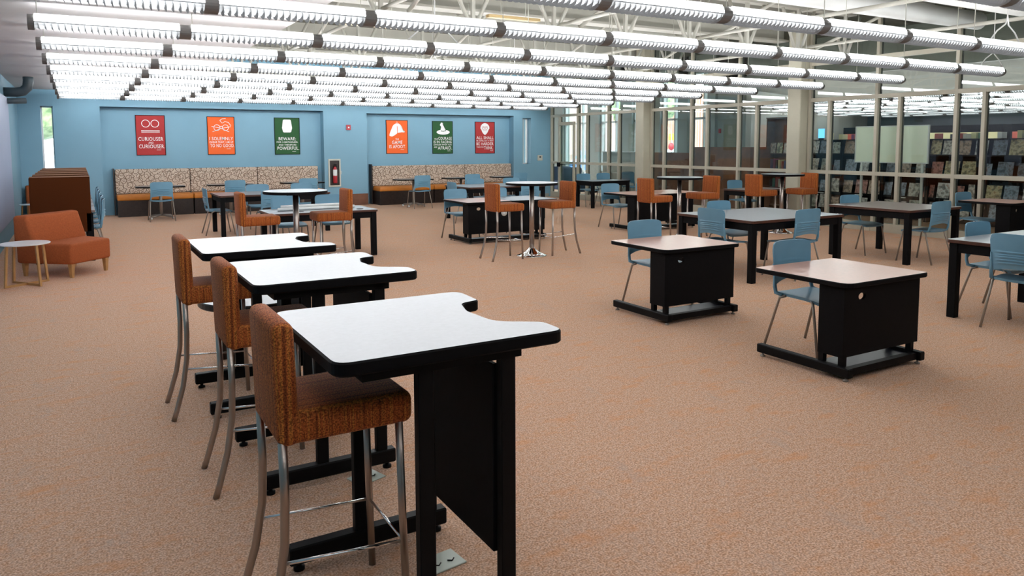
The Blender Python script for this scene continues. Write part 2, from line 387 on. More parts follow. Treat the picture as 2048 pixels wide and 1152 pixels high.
# glazed partition on the right
def mull(bm, y, z0, z1, w=.055, d=.11):
    box(bm, XG - d / 2, XG + d / 2, y - w / 2, y + w / 2, z0, z1)
Z1, Z2, Z3 = 1.07, 2.5, 3.22
full = [19.55, 18.14, 16.67, 15.27, 14.86, 13.42, 11.93, 10.46, 10.05, 8.60, 7.15, 5.70, 4.25, 2.80, 1.35]
narrow = {19.55: 19.1, 18.14: 17.68, 16.67: 16.2, 14.86: 14.38, 13.42: 12.9, 11.93: 11.42, 10.05: 9.6, 8.60: 8.15, 7.15: 6.70, 5.70: 5.25, 4.25: 3.8, 2.80: 2.35}
WN = 2
for a, b in zip(full, full[1:]):
    if a in (15.27, 10.46): continue
    WN += 1
    bm = BM()
    mull(bm, a, 0, ZT)
    if b in (15.27, 10.46, 1.35): mull(bm, b, 0, ZT)
    nr = narrow.get(a)
    if nr: mull(bm, nr, 0, Z2)
    for z, h in ((Z1, .07), (Z2, .075), (Z3, .08)):
        for (q0, q1) in (((b + .0275, nr - .0275), (nr + .0275, a - .0275)) if nr and z < Z3 - .1 and z != Z2 else ((b + .0275, a - .0275),)):
            box(bm, XG - .05, XG + .05, q0, q1, z - h / 2, z + h / 2)
    box(bm, XG - .07, XG + .07, b + .0275, a - .0275, 0, .16)
    w = struct('window_%d' % WN, bm, M['frame'])
    # dark glazing gaskets beside each mullion
    bm = BM()
    for y in [a] + ([nr] if nr else []):
        top = ZT if y == a else Z2
        box(bm, XG + .02, XG + .05, y - .042, y - .0275, .16, top)
    obj('gasket', bm, M['frame_dark'], w)
    bm = BM(); box(bm, XG - .004, XG + .004, b + .03, a - .03, .16, ZT)
    obj('pane', bm, M['glass'], w)
for y0, y1 in ((14.9, 15.22), (10.1, 10.42), (5.3, 5.6)):
    if y0 < 6: continue
    bm = BM(); box(bm, 12.58, 12.98, y0, y1, 0, ZT, .02); struct('column', bm, M['column'])
# door leaf at the far end of the partition
o = thing('glass_door', 'taupe framed glass door with push bar where partition meets blue wall', 'door', (XG - .06, 18.7, 0))
bm = BM()
box(bm, -.03, .03, -.45, -.38, .02, 2.3); box(bm, -.03, .03, .33, .40, .02, 2.3); box(bm, -.03, .03, -.38, .33, .02, .2); box(bm, -.03, .03, -.38, .33, 2.2, 2.3)
obj('door_frame', bm, M['frame'], o)
bm = BM(); box(bm, -.004, .004, -.38, .33, .2, 2.2); obj('door_glass', bm, M['glass'], o)
bm = BM(); box(bm, -.07, -.03, -.42, .36, 1.0, 1.025); box(bm, -.09, -.03, .27, .37, .95, 1.08); obj('push_bar', bm, M['black_metal'], o)
# roof structure: trusses along X, purlins, bridging pipes
def truss(y, x0, x1, zb=3.28, zt=4.02):
    bm = BM()
    box(bm, x0, x1, y - .09, y + .09, zb - .05, zb - .03); box(bm, x0, x1, y - .012, y + .012, zb - .05, zb + .06)
    box(bm, x0, x1, y - .09, y + .09, zt, zt + .05)
    step = 1.31; x = 3.41 - 2 * step
    while x < x1:
        if x > x0 + .1:
            box(bm, x - .025, x + .025, y - .025, y + .025, zb, zt)
            for s in (-1, 1):
                tube(bm, [(x + s * .06, y, zb), (x + s * (.42), y, zt)], .03, 6)
        x += step
    return struct('beam', bm, M['steel'])
for y in (4.42, 9.14, 13.86, 18.3): truss(y, 1.99, XG - .06)
for i, y in enumerate((2.2, 6.0, 7.6, 10.75, 12.3, 15.4, 17.0)):
    bm = BM(); box(bm, 1.99, XG - .06, y - .15, y + .15, 3.72, 3.76); box(bm, 1.99, XG - .06, y - .02, y + .02, 3.76, ZT)
    struct('beam', bm, M['steel'])
for x in (3.4, 6.08, 8.74, 11.3):
    bm = BM()
    for (ya, yb) in ((4.5, 9.05), (9.22, 13.8)):
        tube(bm, [(x, ya, 3.34), (x, yb, 3.34)], .028, 8)
        tube(bm, [(x - .05, ya, 3.97), (x - .05, yb, 3.97)], .024, 8)
        tube(bm, [(x + .35, yb, 3.34), (x + .35, yb - 1.9, 3.95)], .028, 8)
    struct('beam', bm, M['steel'])
# ducts near the right front
bm = BM(); box(bm, 4.6, XG - .1, 5.0, 5.7, 3.42, 3.78, .03)
tag(obj('air_duct', bm, M['duct']), 'long white rectangular air duct under the roof at the upper right', 'air duct')
bm = BM(); tube(bm, [(5.8, 6.8, 3.6), (12.7, 6.8, 3.6)], .14, 20)
tag(obj('round_air_duct', bm, M['duct'], smooth=False), 'round white air duct high under the roof by the glass partition', 'air duct')
# slate pipe with an elbow at the upper left
o = thing('bent_pipe', 'dark slate pipe with bent elbow under ceiling at far left wall', 'pipe', (-.85, 16.2, 2.6))
bm = BM(); tube(bm, [(-.3, 0, 0), (-.05, 0, 0), (.06, 0, .02), (.13, 0, .09), (.15, 0, .2), (.15, 0, .3)], .085, 14); obj('elbow', bm, M['black_duct'], o)
bm = BM(); tube(bm, [(-.3, -.1, -.17), (.1, 0, -.15)], .05, 12); obj('lower_pipe', bm, M['black_duct'], o)
# brass coloured uplight bars hung in the roof
for (x, y, z, lb) in ((5.45, 9.3, 3.42, 'between the roof trusses'), (3.3, 9.0, 3.12, 'above the smoke drum light')):
    o = thing('brass_bar_fixture', 'slim brass coloured bar fixture hanging ' + lb, 'light fixture', (x, y, z))
    bm = BM(); box(bm, -.42, .42, -.05, -.01, -.02, .02); box(bm, -.42, .42, .01, .05, -.02, .02); obj('bar', bm, M['brass'], o)
    for s in (-.2, .2):
        bm = BM(); tube(bm, [(s, 0, .02), (s, 0, ZT - z)], .005, 6); obj('hanger_rod', bm, M['steel'], o)
o = thing('drum_speaker', 'small grey drum hanging on a rod above the third light row', 'ceiling speaker', (3.94, 10.5, 3.08))
bm = BM(); lathe(bm, [(0, -.06), (.09, -.06), (.1, .06), (0, .06)], 24); obj('drum', bm, M['duct'], o)
bm = BM(); tube(bm, [(0, 0, .06), (0, 0, ZT - 3.08)], .008, 6); obj('hanger_rod', bm, M['steel'], o)

# ------------------------------------------------------------------ louvred light fixtures
LX0, LL, LY0, LDY, LZ = -.313, 1.241, 6.13, 1.5733, 2.70
def make_fixture():
    r = thing('ceiling_light', '', 'ceiling light'); L2 = LL / 2
    # two curved upper side reflectors, open on top
    bm = BM()
    for sg in (-1, 1):
        pr = [(sg * .098, -.005), (sg * .095, .022), (sg * .086, .044), (sg * .074, .056)]
        ra = [[bm.verts.new((x, y, z)) for y, z in pr] for x in (-L2 + .05, L2 - .05)]
        for k in range(3): bm.faces.new((ra[0][k], ra[0][k + 1], ra[1][k + 1], ra[1][k]))
    obj('glowing_lens', bm, M['lamp'], r)
    bm = BM(); box(bm, -L2 + .05, L2 - .05, -.076, .076, .056, .066); obj('housing', bm, M['duct'], r)
    # lower trough behind the blades
    bm = BM()
    pr = [(-.09, -.012), (-.075, -.034), (-.04, -.048), (0, -.052), (.04, -.048), (.075, -.034), (.09, -.012)]
    ra = [[bm.verts.new((x, y, z)) for y, z in pr] for x in (-L2 + .05, L2 - .05)]
    for k in range(6): bm.faces.new((ra[0][k], ra[0][k + 1], ra[1][k + 1], ra[1][k]))
    obj('lower_diffuser', bm, M['trough'], r)
    # curved crosswise louvre blades plus two rails
    bm = BM(); nb = 23
    for i in range(nb):
        x = -L2 + .075 + i * (LL - .15) / (nb - 1)
        a = []
        for j in range(9):
            t = PI * j / 8
            a.append((-.098 * math.cos(t), -.008 - .068 * math.sin(t)))
        a2 = [(.095, .0)] + [(-.095, .0)]
        va = [bm.verts.new((x + .018 * math.sin(PI * j / 8), y, z)) for j, (y, z) in enumerate(a)]
        vb = [bm.verts.new((x, .083 * math.cos(PI - PI * q / 4), -.008 - .042 * math.sin(PI * q / 4))) for q in range(5)]
        bm.faces.new(va + vb[::-1])
    for s in (-1, 1):
        box(bm, -L2 + .05, L2 - .05, s * .098 - .003, s * .098 + .003, -.014, -.004)
    obj('louver', bm, M['acrylic_fin'], r)
    for s in (-1, 1):
        bm = BM(); x0, x1 = (-L2, -L2 + .05) if s < 0 else (L2 - .05, L2)
        pr = [(.1 * math.cos(t), (.064 if math.sin(t) > 0 else .07) * math.sin(t)) for t in [2 * PI * k / 20 for k in range(20)]]
        va = [bm.verts.new((x0, y, z)) for y, z in pr]; vb = [bm.verts.new((x1, y, z)) for y, z in pr]
        for k in range(20): bm.faces.new((va[k], va[(k + 1) % 20], vb[(k + 1) % 20], vb[k]))
        bm.faces.new(va); bm.faces.new(vb[::-1]); obj('end_cap', bm, M['end_cap'], r)
    return r
fx = Proto(make_fixture)
wire_short = wire_long = None
rowname = {8: 'closest to the blue wall', 7: 'second from the blue wall', 6: 'third from the blue wall', 5: 'fourth from the blue wall', 4: 'fifth from the blue wall',
           3: 'sixth from the blue wall', 2: 'seventh from the blue wall', 1: 'eighth from the blue wall', 0: 'ninth from the blue wall', -1: 'tenth from the blue wall', -2: 'eleventh from the blue wall', -3: 'twelfth from the wall, added unseen', -4: 'thirteenth from the wall, added unseen'}
wires = {}
for r in range(8, -5, -1):  # last two rows lie out of view, added to light the foreground
    for i in range(10):
        if r == 0 and i < 0: continue
        if (r == -1 and i > 8) or (r == -2 and i > 8): continue
        x = LX0 + LL * (i + .5); y = LY0 + LDY * r
        f = fx.put((x, y, LZ), 0, 'louvered fluorescent ceiling light, %s from the left end in row %s' % (ORD[i], rowname[r]), 'rows of louvered ceiling lights')
        zt = 2.88 if x - LL / 2 + .02 < 1.98 else ZT
        w = wires.get(zt)
        if w is None:
            bm = BM(); tube(bm, [(-LL / 2 + .07, 0, .06), (-LL / 2 + .07, 0, zt - LZ)], .004, 5); w = obj('hanger_wire', bm, M['steel'], f); wires[zt] = w
            KIDS.setdefault(fx.o.name, [c for c in fx.o.children if not c.name.startswith('hanger_wire')])
        else:
            c = w.copy(); C.objects.link(c); c.parent = f
# white looped supply cables above the joints
for n, (x, y) in enumerate(((3.5, LY0 + LDY * 1.0), (4.9, LY0 + LDY * 3), (9.1, LY0 - LDY), (11.9, LY0), (7.3, LY0 + LDY * 4))):
    bm = BM()
    tube(bm, [(x, y, ZT), (x, y, 3.15), (x, y, 3.05), (x - .07, y - .02, 2.96), (x - .2, y, 2.88), (x - .32, y, 2.78)], .008, 6)
    tube(bm, [(x, y, 3.05), (x + .07, y + .02, 2.96), (x + .17, y, 2.88), (x + .28, y, 2.78)], .008, 6)
    tag(obj('power_cable', bm, M['white']), 'white forked power cable dropping to lights, %s' % ('nearer of two hanging left of center', 'farther of two hanging left of center', 'at the upper right, largest of all', 'beside the glass partition at the right', 'over the middle of the room')[n], 'cable', 'cables feeding the light rows')

# ------------------------------------------------------------------ banquettes
def banquette(x0, x1, label, end_left=False, grp=None, zb=1.08, seat=None):
    o = thing('banquette', label, 'bench', ((x0 + x1) / 2, 19.5, 0), 0, grp); h = (x1 - x0) / 2 - .006
    bm = BM(); box(bm, -h, h, .2, .34, .5, zb, .02, 2); obj('back_panel', bm, M['rings'], o)
    s0, s1 = (-h, h) if seat is None else (seat[0] - (x0 + x1) / 2, seat[1] - (x0 + x1) / 2)
    bm = BM(); box(bm, s0, s1, -.36, .2, .375, .50, .025, 3); obj('seat_cushion', bm, M['orange_seat'], o, True)
    bm = BM(); box(bm, s0 + .01, s1 - .01, -.33, .34, 0, .375); obj('plinth', bm, M['dark_wood'], o)
    return o
banquette(.74, 2.37, 'left unit of left banquette, ring-patterned back and orange seat, single chair in front', grp=None)
banquette(2.37, 3.96, 'middle unit of the left banquette with ring-patterned back and orange seat')
banquette(3.96, 5.52, 'right unit of left banquette with ring-patterned back, nearest fire extinguisher cabinet')
banquette(7.02, 8.63, 'left unit of right banquette below poster with hat outline on orange', zb=1.05)
banquette(8.63, 9.87, 'middle unit of right banquette, ring-patterned back below the green hat poster', zb=1.05)
banquette(9.87, 11.46, 'right unit of right banquette, ring-patterned back below the lion poster', zb=1.05)
for x, lb in ((.72, 'dark end panel at the left end of the left banquette'), (6.99, 'dark end panel at the left end of the right banquette')):
    bm = BM(); box(bm, x - .012, x + .012, 19.66, 19.86, 0, 1.1); tag(obj('bench_end_board', bm, M['dark_wood']), lb, 'end panel')

# ------------------------------------------------------------------ cafe tables
def make_cafe():
    r = thing('cafe_table', '', 'table')
    ol = rounded([(-.5, -.22), (-.3, -.33), (.3, -.33), (.5, -.22), (.5, .22), (.3, .33), (-.3, .33), (-.5, .22)], [.08] * 8, 4)
    bm = BM(); slab(bm, ol, .70, .73, 0, 1); obj('tabletop', bm, [M['black'], M['grey_brown_lam']], r)
    bm = BM(); tube(bm, [(0, 0, .06), (0, 0, .7)], .035, 14); obj('pedestal', bm, M['chair_metal'], r)
    bm = BM()
    for a in range(4):
        t = PI / 4 + a * PI / 2
        tube(bm, [(0, 0, .085), (.30 * math.cos(t), .30 * math.sin(t), .05)], .022, 8)
    obj('cross_base', bm, M['chair_metal'], r)
    for a in range(4):
        t = PI / 4 + a * PI / 2
        bm = BM(); lathe(bm, [(0, 0), (.02, .004), (.024, .024), (.02, .044), (0, .05)], 12, .31 * math.cos(t), .31 * math.sin(t)); obj('caster', bm, M['white'], r)
    return r
cafe = Proto(make_cafe)
for x, lb in ((1.58, 'cafe table before the left unit of the left banquette'), (3.07, 'cafe table at the middle of the left banquette'), (4.75, 'cafe table at the right end of the left banquette'),
              (7.68, 'cafe table at the left end of the right banquette'), (9.08, 'cafe table at the middle of the right banquette'), (10.58, 'cafe table at right end of the right banquette near slit window')):
    cafe.put((x, 18.38, 0), random.uniform(-.04, .04), 'dark boat-shaped ' + lb, 'cafe tables along the banquettes')

# ------------------------------------------------------------------ blue chair
def make_chair():
    r = thing('plastic_chair', '', 'chair')
    # seat: dished surface with thickness
    bm = BM(); nx, ny = 12, 10; top = []; bot = []
    for j in range(ny + 1):
        rt, rb = [], []
        for i in range(nx + 1):
            u = -1 + 2 * i / nx; v = -1 + 2 * j / ny
            w = .222 * (1 - .10 * max(0, -v)) * (1 - .05 * v ** 4)
            x = u * w; y = v * .215 - .012 * (u ** 4) * (1 if v > 0 else -1)
            z = .452 - .016 * (1 - u * u) * (1 - v * v) - .022 * max(0, v) ** 3 + .006 * u * u
            rt.append(bm.verts.new((x, y, z))); rb.append(bm.verts.new((x * .98, y * .98, z - .022)))
        top.append(rt); bot.append(rb)
    for j in range(ny):
        for i in range(nx):
            bm.faces.new((top[j][i], top[j][i + 1], top[j + 1][i + 1], top[j + 1][i])); bm.faces.new((bot[j][i], bot[j + 1][i], bot[j + 1][i + 1], bot[j][i + 1]))
    for i in range(nx):
        bm.faces.new((top[0][i], bot[0][i], bot[0][i + 1], top[0][i + 1])); bm.faces.new((top[ny][i], top[ny][i + 1], bot[ny][i + 1], bot[ny][i]))
    for j in range(ny):
        bm.faces.new((top[j][0], top[j + 1][0], bot[j + 1][0], bot[j][0])); bm.faces.new((top[j][nx], bot[j][nx], bot[j + 1][nx], top[j + 1][nx]))
    obj('seat', bm, M['plastic'], r, True)
    # backrest: curved shell with stepped horizontal louvres, arched lower edge
    bm = BM(); nu = 14; zs = []
    rows = 34
    F, B = [], []
    for j in range(rows + 1):
        v = j / rows; z0 = .52 + v * .335; f, b = [], []
        for i in range(nu + 1):
            u = -1 + 2 * i / nu
            w = (.208 + .020 * v) * (1 - .06 * max(0, v - .8) * 5 * (abs(u) ** 3))
            x = u * w
            z = z0 + (.03 * (1 - u * u) * (1 - v) ** 2) - (.02 * abs(u) ** 6 if v > .9 else 0)
            y = -.198 - .05 * v - .035 * (1 - u * u) + .02 * v * v
            saw = 0
            if .12 < v < .52 and abs(u) < .8:
                saw = (((v - .12) / .08) % 1.0) * .014
            f.append(bm.verts.new((x, y + saw * .3 + .006, z))); b.append(bm.verts.new((x, y - .006 - saw, z)))
        F.append(f); B.append(b)
    for j in range(rows):
        for i in range(nu):
            bm.faces.new((F[j][i], F[j][i + 1], F[j + 1][i + 1], F[j + 1][i])); bm.faces.new((B[j][i], B[j + 1][i], B[j + 1][i + 1], B[j][i + 1]))
    for i in range(nu):
        bm.faces.new((F[0][i], B[0][i], B[0][i + 1], F[0][i + 1])); bm.faces.new((F[rows][i], F[rows][i + 1], B[rows][i + 1], B[rows][i]))
    for j in range(rows):
        bm.faces.new((F[j][0], F[j + 1][0], B[j + 1][0], B[j][0])); bm.faces.new((F[j][nu], B[j][nu], B[j + 1][nu], F[j + 1][nu]))
    obj('backrest', bm, M['plastic'], r, True)
    for s in (-1, 1):
        bm = BM(); tube(bm, [(s * .215, -.13, .442), (s * .218, -.19, .452), (s * .215, -.205, .50), (s * .212, -.212, .58), (s * .212, -.225, .68)], .014, 8, rs=[.014, .016, .015, .012, .008]); obj('back_upright', bm, M['plastic'], r)
    for s in (-1, 1):
        bm = BM(); tube(bm, [(s * .205, .13, .44), (s * .225, .165, .42), (s * .245, .235, 0)], .011, 8); obj('leg', bm, M['chair_metal'], r)
        bm = BM(); tube(bm, [(s * .21, -.10, .44), (s * .222, -.15, .42), (s * .25, -.27, 0)], .011, 8); obj('leg', bm, M['chair_metal'], r)
    return r
chair = Proto(make_chair)
def put_chair(x, y, ang, label, grp='blue plastic library chairs'):
    return chair.put((x, y, 0), math.radians(ang - 90), 'blue plastic chair ' + label, grp)
G = 'blue plastic chairs around the room'
for (x, y, a, lb) in [
    (4.99, 3.82, 270, 'tucked behind the tan desk nearest the camera at right'),
    (5.02, 5.68, 270, 'behind the tan desk with two white floor beams, next desk back'),
    (6.88, 6.60, 0, 'at the left edge of the big square table, back toward camera'),
    (7.58, 6.15, 90, 'with slatted back toward camera on near side of big square table'),
    (7.60, 7.17, 270, 'beyond big square table, only pale upper back showing'),
    (10.12, 6.95, 270, 'beyond the square table before the magazine racks'),
    (10.08, 5.98, 90, 'on near side of the square table before the magazine racks'),
    (12.2, 6.40, 270, 'behind the raised desk by the glass at the right edge'),
    (7.70, 3.80, 270, 'on far side of the table cut by the right edge'),
    (7.17, 3.30, 2, 'largest of all, slatted back at the right edge of the photo'),
    (12.2, 11.2, 270, 'behind the small dark table beside brown panels'),
    (9.12, 11.56, 270, 'behind the left half of the double desk near the column'),
    (10.0, 11.56, 270, 'behind right half of double desk, mostly hidden by an orange stool'),
    (11.62, 15.95, 270, 'left of two behind the long dark table by the glass door'),
    (12.28, 15.95, 270, 'right of two behind the long dark table by the glass door'),
    (5.74, 11.62, 270, 'behind the left half of the center double desk'),
    (6.56, 11.62, 270, 'behind right half of the center double desk'),
    (7.00, 14.15, 0, 'at the left end of the grey table under the green hat poster'),
    (7.85, 14.92, 270, 'beyond the grey table under the green hat poster'),
    (8.80, 14.92, 270, 'beyond the grey table, hidden behind the round high table'),
    (8.25, 13.62, 90, 'slatted back toward camera under the round high table edge'),
    (7.62, 17.86, 90, 'facing the left cafe table of the right banquette'),
    (9.06, 17.86, 90, 'facing the middle cafe table of the right banquette'),
    (10.54, 17.86, 90, 'facing the right cafe table of the right banquette'),
    (1.54, 17.86, 90, 'facing the left cafe table of the left banquette'),
    (3.05, 17.86, 90, 'facing the middle cafe table of the left banquette'),
    (4.70, 17.86, 90, 'facing the right cafe table of the left banquette'),
    (2.22, 14.60, 0, 'seen side-on at the left end of the brown table'),
    (3.10, 15.25, 270, 'beyond the brown table, light upper back showing'),
    (2.98, 13.72, 90, 'slatted back toward camera between orange stool and round table'),
    (3.98, 15.25, 270, 'beyond the brown table at its right end'),
    (2.74, 11.42, 270, 'behind the table with white paper rolls, left'),
    (3.42, 11.42, 270, 'behind the table with white paper rolls, right')]:
    put_chair(x, y, a, lb, G)
for k, y in enumerate((12.58, 13.46, 14.36, 15.26, 16.16)):
    put_chair(.06, y, 180, ('nearest', 'second', 'third', 'fourth', 'farthest')[k] + ' of the five lined up at the brown carrels', G)
put_chair(13.45, 16.35, 270, 'beyond the glass partition beside the white low bookcase', G)

# ------------------------------------------------------------------ bar stools
def make_stool():
    r = thing('bar_stool', '', 'stool')
    bm = BM(); box(bm, -.195, .195, -.17, .262, .69, .80, .03, 4); obj('seat', bm, M['stripe'], r, True)
    bm = BM(); vs = box(bm, -.19, .19, -.035, .035, .685, 1.085, .028, 4)
    for v in bm.verts:
        t = (v.co.z - .685) / .415; v.co.y += -.163 - .012 * t + .010 * (v.co.x / .19) ** 2
    obj('backrest', bm, M['stripe'], r, True)
    for s in (-1, 1):
        bm = BM(); tube(bm, [(s * .172, .215, .70), (s * .175, .222, .35), (s * .18, .232, 0)], .014, 10); obj('leg', bm, M['chrome'], r)
        bm = BM(); tube(bm, [(s * .165, -.175, .70), (s * .165, -.172, .52), (s * .168, -.178, .36), (s * .175, -.205, .2), (s * .184, -.245, .06), (s * .187, -.265, 0)], .015, 10); obj('leg', bm, M['chrome'], r)
    for s in (-1, 1):
        bm = BM(); tube(bm, [(s * .17, -.183, .30), (s * .177, .222, .27)], .006, 8); obj('stretcher', bm, M['bright_chrome'], r)
    bm = BM(); tube(bm, [(-.177, .224, .27), (.177, .224, .27)], .006, 8); obj('stretcher', bm, M['bright_chrome'], r)
    return r
stool = Proto(make_stool)
for (x, y, a, lb) in [
    (.695, 2.51, 0, 'closest to the camera, at the nearest white standing desk'),
    (.75, 3.77, 0, 'at the middle white standing desk'),
    (.69, 4.93, 0, 'at the farthest white standing desk'),
    (1.80, 9.20, 0, 'left of the round high table beside the paper rolls'),
    (2.78, 9.27, 180, 'right of the round high table beside the paper rolls'),
    (5.22, 9.24, 0, 'left of the mid-room round high table with cone base'),
    (6.21, 9.27, 180, 'right of the mid-room round high table with cone base'),
    (8.10, 9.33, 0, 'left of the round high table before the brown panels'),
    (9.36, 9.45, 180, 'right of the round high table before the brown panels'),
    (10.70, 9.42, 0, 'left of the round high table beside the beige column'),
    (11.76, 9.32, 180, 'right of the round high table beside the beige column')]:
    stool.put((x, y, 0), math.radians(a - 90), 'orange striped bar stool ' + lb, 'orange upholstered bar stools')

# ------------------------------------------------------------------ white standing desks
def make_standing():
    r = thing('standing_desk', '', 'desk')
    P = [(-.40, -.41), (.40, -.41), (.40, -.27), (.345, -.235), (.255, -.175), (.245, .02), (.285, .15), (.375, .175), (.385, .385), (-.40, .385)]
    ol = rounded(P, [.06, .05, .05, .06, .12, .14, .05, .03, .06, .06], 6)
    bm = BM(); slab(bm, ol, .965, 1.01, 0, 1, .006); obj('tabletop', bm, [M['black'], M['white_lam']], r)
    for s in (-1, 1):
        y = s * .33
        for x in (-.09, .21):
            bm = BM(); box(bm, x - .028, x + .028, y - .02, y + .02, .08, .965, .004, 1); obj('upright', bm, M['black_metal'], r)
        bm = BM(); box(bm, -.38, .28, y - .028, y + .028, .03, .10, .006, 1); ft = obj('foot_beam', bm, M['black_metal'], r)
        for x in (-.34, .24):
            bm = BM(); lathe(bm, [(0, 0), (.022, 0), (.022, .012), (.01, .016), (.01, .032), (0, .032)], 12, x, y); obj('leveling_foot', bm, M['black_metal'], ft)
    bm = BM(); box(bm, .17, .19, -.31, .31, .235, .90, .003, 1); obj('modesty_panel', bm, M['black'], r)
    for y in (-.33, .33):
        for z in (.50, .80):
            bm = BM(); lathe(bm, [(0, 0), (.007, 0), (.006, .004), (0, .005)], 10)
            bmesh.ops.transform(bm, matrix=Matrix.Translation((.2385, y, z)) @ Matrix.Rotation(PI / 2, 4, 'Y'), verts=bm.verts); obj('bolt', bm, M['chrome'], r)
    bm = BM(); box(bm, -.30, .26, -.35, .35, .925, .965); obj('under_frame', bm, M['black_metal'], r)
    return r
sd = Proto(make_standing)
for (x, y, lb) in ((1.01, 2.47, 'nearest the camera'), (1.055, 3.83, 'in the middle of the three'), (1.00, 5.0, 'farthest of the three in a line')):
    sd.put((x, y, 0), 0, 'white-topped standing desk with notched edge and black frame, ' + lb, 'white standing desks')
# low white table behind the standing desks
o = thing('low_side_table', 'low round white table with dark tapered legs behind the white standing desks', 'table', (1.10, 5.77, 0))
bm = BM(); slab(bm, disc_outline(.39), .46, .51, 0, 1, .008); obj('tabletop', bm, [M['dark_wood'], M['white_lam']], o)
for a in range(4):
    t = PI / 4 + a * PI / 2; bm = BM()
    tube(bm, [(.30 * math.cos(t), .30 * math.sin(t), .47), (.27 * math.cos(t), .27 * math.sin(t), 0)], .04, 12, rs=[.05, .022]); obj('leg', bm, M['dark_wood'], o)

# ------------------------------------------------------------------ panel desks
def grommet_panel(bm, x0, x1, y0, y1, z0, z1, hx, hz, rx=.04, rz=.026):
    """upright board in XZ with an oval hole"""
    n = 16; pts = []
    hole = [(hx + rx * math.cos(2 * PI * k / n), hz + rz * math.sin(2 * PI * k / n)) for k in range(n)]
    out = []
    for k in range(n):
        t = 2 * PI * k / n + 1e-4; c, s = math.cos(t), math.sin(t)
        tx = ((x1 - hx) if c > 0 else (x0 - hx)) / c; tz = ((z1 - hz) if s > 0 else (z0 - hz)) / s
        q = min(tx, tz); out.append((hx + c * q, hz + s * q))
    # snap nearest to the corners
    for cx, cz in ((x0, z0), (x1, z0), (x0, z1), (x1, z1)):
        a = math.atan2(cz - hz, cx - hx)
        k = min(range(n), key=lambda q: abs(math.atan2(math.sin(2 * PI * q / n - a), math.cos(2 * PI * q / n - a))))
        out[k] = (cx, cz)
    V = [[bm.verts.new((x, y, z)) for x, z in ring] for y in (y0, y1) for ring in (hole, out)]
    for k in range(n):
        k2 = (k + 1) % n
        bm.faces.new((V[0][k], V[0][k2], V[1][k2], V[1][k])); bm.faces.new((V[2][k], V[3][k], V[3][k2], V[2][k2]))
        bm.faces.new((V[0][k], V[2][k], V[2][k2], V[0][k2])); bm.faces.new((V[1][k], V[1][k2], V[3][k2], V[3][k]))
def panel_desk(label, x0, yf, w, top, H=.69, grp='panel desks with floor beams', two=False, topx=(-.02, -.04), dep=.80):
    """x0 left beam, yf front (camera side) y of the panel"""
    r = thing('panel_desk', label, 'desk', (x0, yf, 0), 0, grp)
    if not two:
        ol = rounded([(-.05, -.06), (w + .03, -.06), (w + .03, dep - .04), (-.05, dep - .04)], [.09, .05, .05, .05], 6)
        bm = BM(); slab(bm, ol, H - .035, H, 0, 1, .006); obj('tabletop', bm, [M['black'], top], r)
    else:
        h = w / 2 + .05
        for (a, b, c, m) in ((-.05, h, 0, top), (h + .004, w + .25, .03, two)):
            ol = rounded([(a, -.06), (b, -.06), (b, dep - .04), (a, dep - .04)], [.05] * 4, 5)
            bm = BM(); slab(bm, ol, H - .035, H + c * 0, 0, 1, .006); obj('tabletop', bm, [M['black'], m], r)
    bm = BM(); grommet_panel(bm, -.005, w + .01, 0, .02, .16, H - .035, .19, H - .115)
    p = obj('modesty_panel', bm, M['black'], r)
    for x in (-.005, w - .01):
        bm = BM(); box(bm, x, x + .02, .02, .20, .16, H - .035); obj('side_panel', bm, M['black'], r)
    for x in (.012, w - .012):
        bm = BM(); box(bm, x - .028, x + .028, -.06, .74, .03, .095, .006, 1); b = obj('floor_beam', bm, M['black_metal'], r)
        for y in (-.02, .70):
            bm = BM(); lathe(bm, [(0, 0), (.02, 0), (.02, .01), (.008, .014), (.008, .032), (0, .032)], 12, x, y); obj('leveling_foot', bm, M['chair_metal'], b)
        for y in (.03, .19):
            bm = BM(); box(bm, x + (.006 if x < .5 else -.046), x + (.046 if x < .5 else -.006), y - .02, y + .02, .09, .30); obj('leg', bm, M['black_metal'], r)
    bm = BM(); box(bm, .04, w - .04, -.03, .02, .035, .085); obj('crossbar', bm, M['black_metal'], r)
    bm = BM(); box(bm, .04, w - .04, .02, .26, .055, .07); obj('cable_shelf', bm, M['shelf_black'], r)
    return r
panel_desk('tan-topped desk with black panel and floor beams, closest to the camera', 4.50, 3.20, .86, M['tan_lam'])
panel_desk('tan-topped desk with black panel, directly behind the closest tan desk', 4.55, 5.06, .86, M['tan_lam'])
panel_desk('raised tan-topped desk with black panel at the right edge by the glass', 11.95, 5.80, .80, M['tan_lam'], H=.74)
panel_desk('long double desk with black panel, round sticker and grey right half, mid room', 5.50, 10.86, 1.47, M['tan_lam'], two=M['grey_lam'], dep=.95)
panel_desk('long double pink-topped desk with black panel near the beige column', 8.93, 10.80, 1.46, M['tan_lam'], two=M['tan_lam'], dep=.95)
bm = BM(); lathe(bm, [(0, 0), (.055, 0), (.055, .003), (0, .003)], 24)
bmesh.ops.transform(bm, matrix=Matrix.Translation((6.17, 10.86, .49)) @ Matrix.Rotation(PI / 2, 4, 'X'), verts=bm.verts)
tag(obj('round_sticker', bm, M['sticker']), 'round white sticker on the black panel of the mid-room double desk', 'sticker')

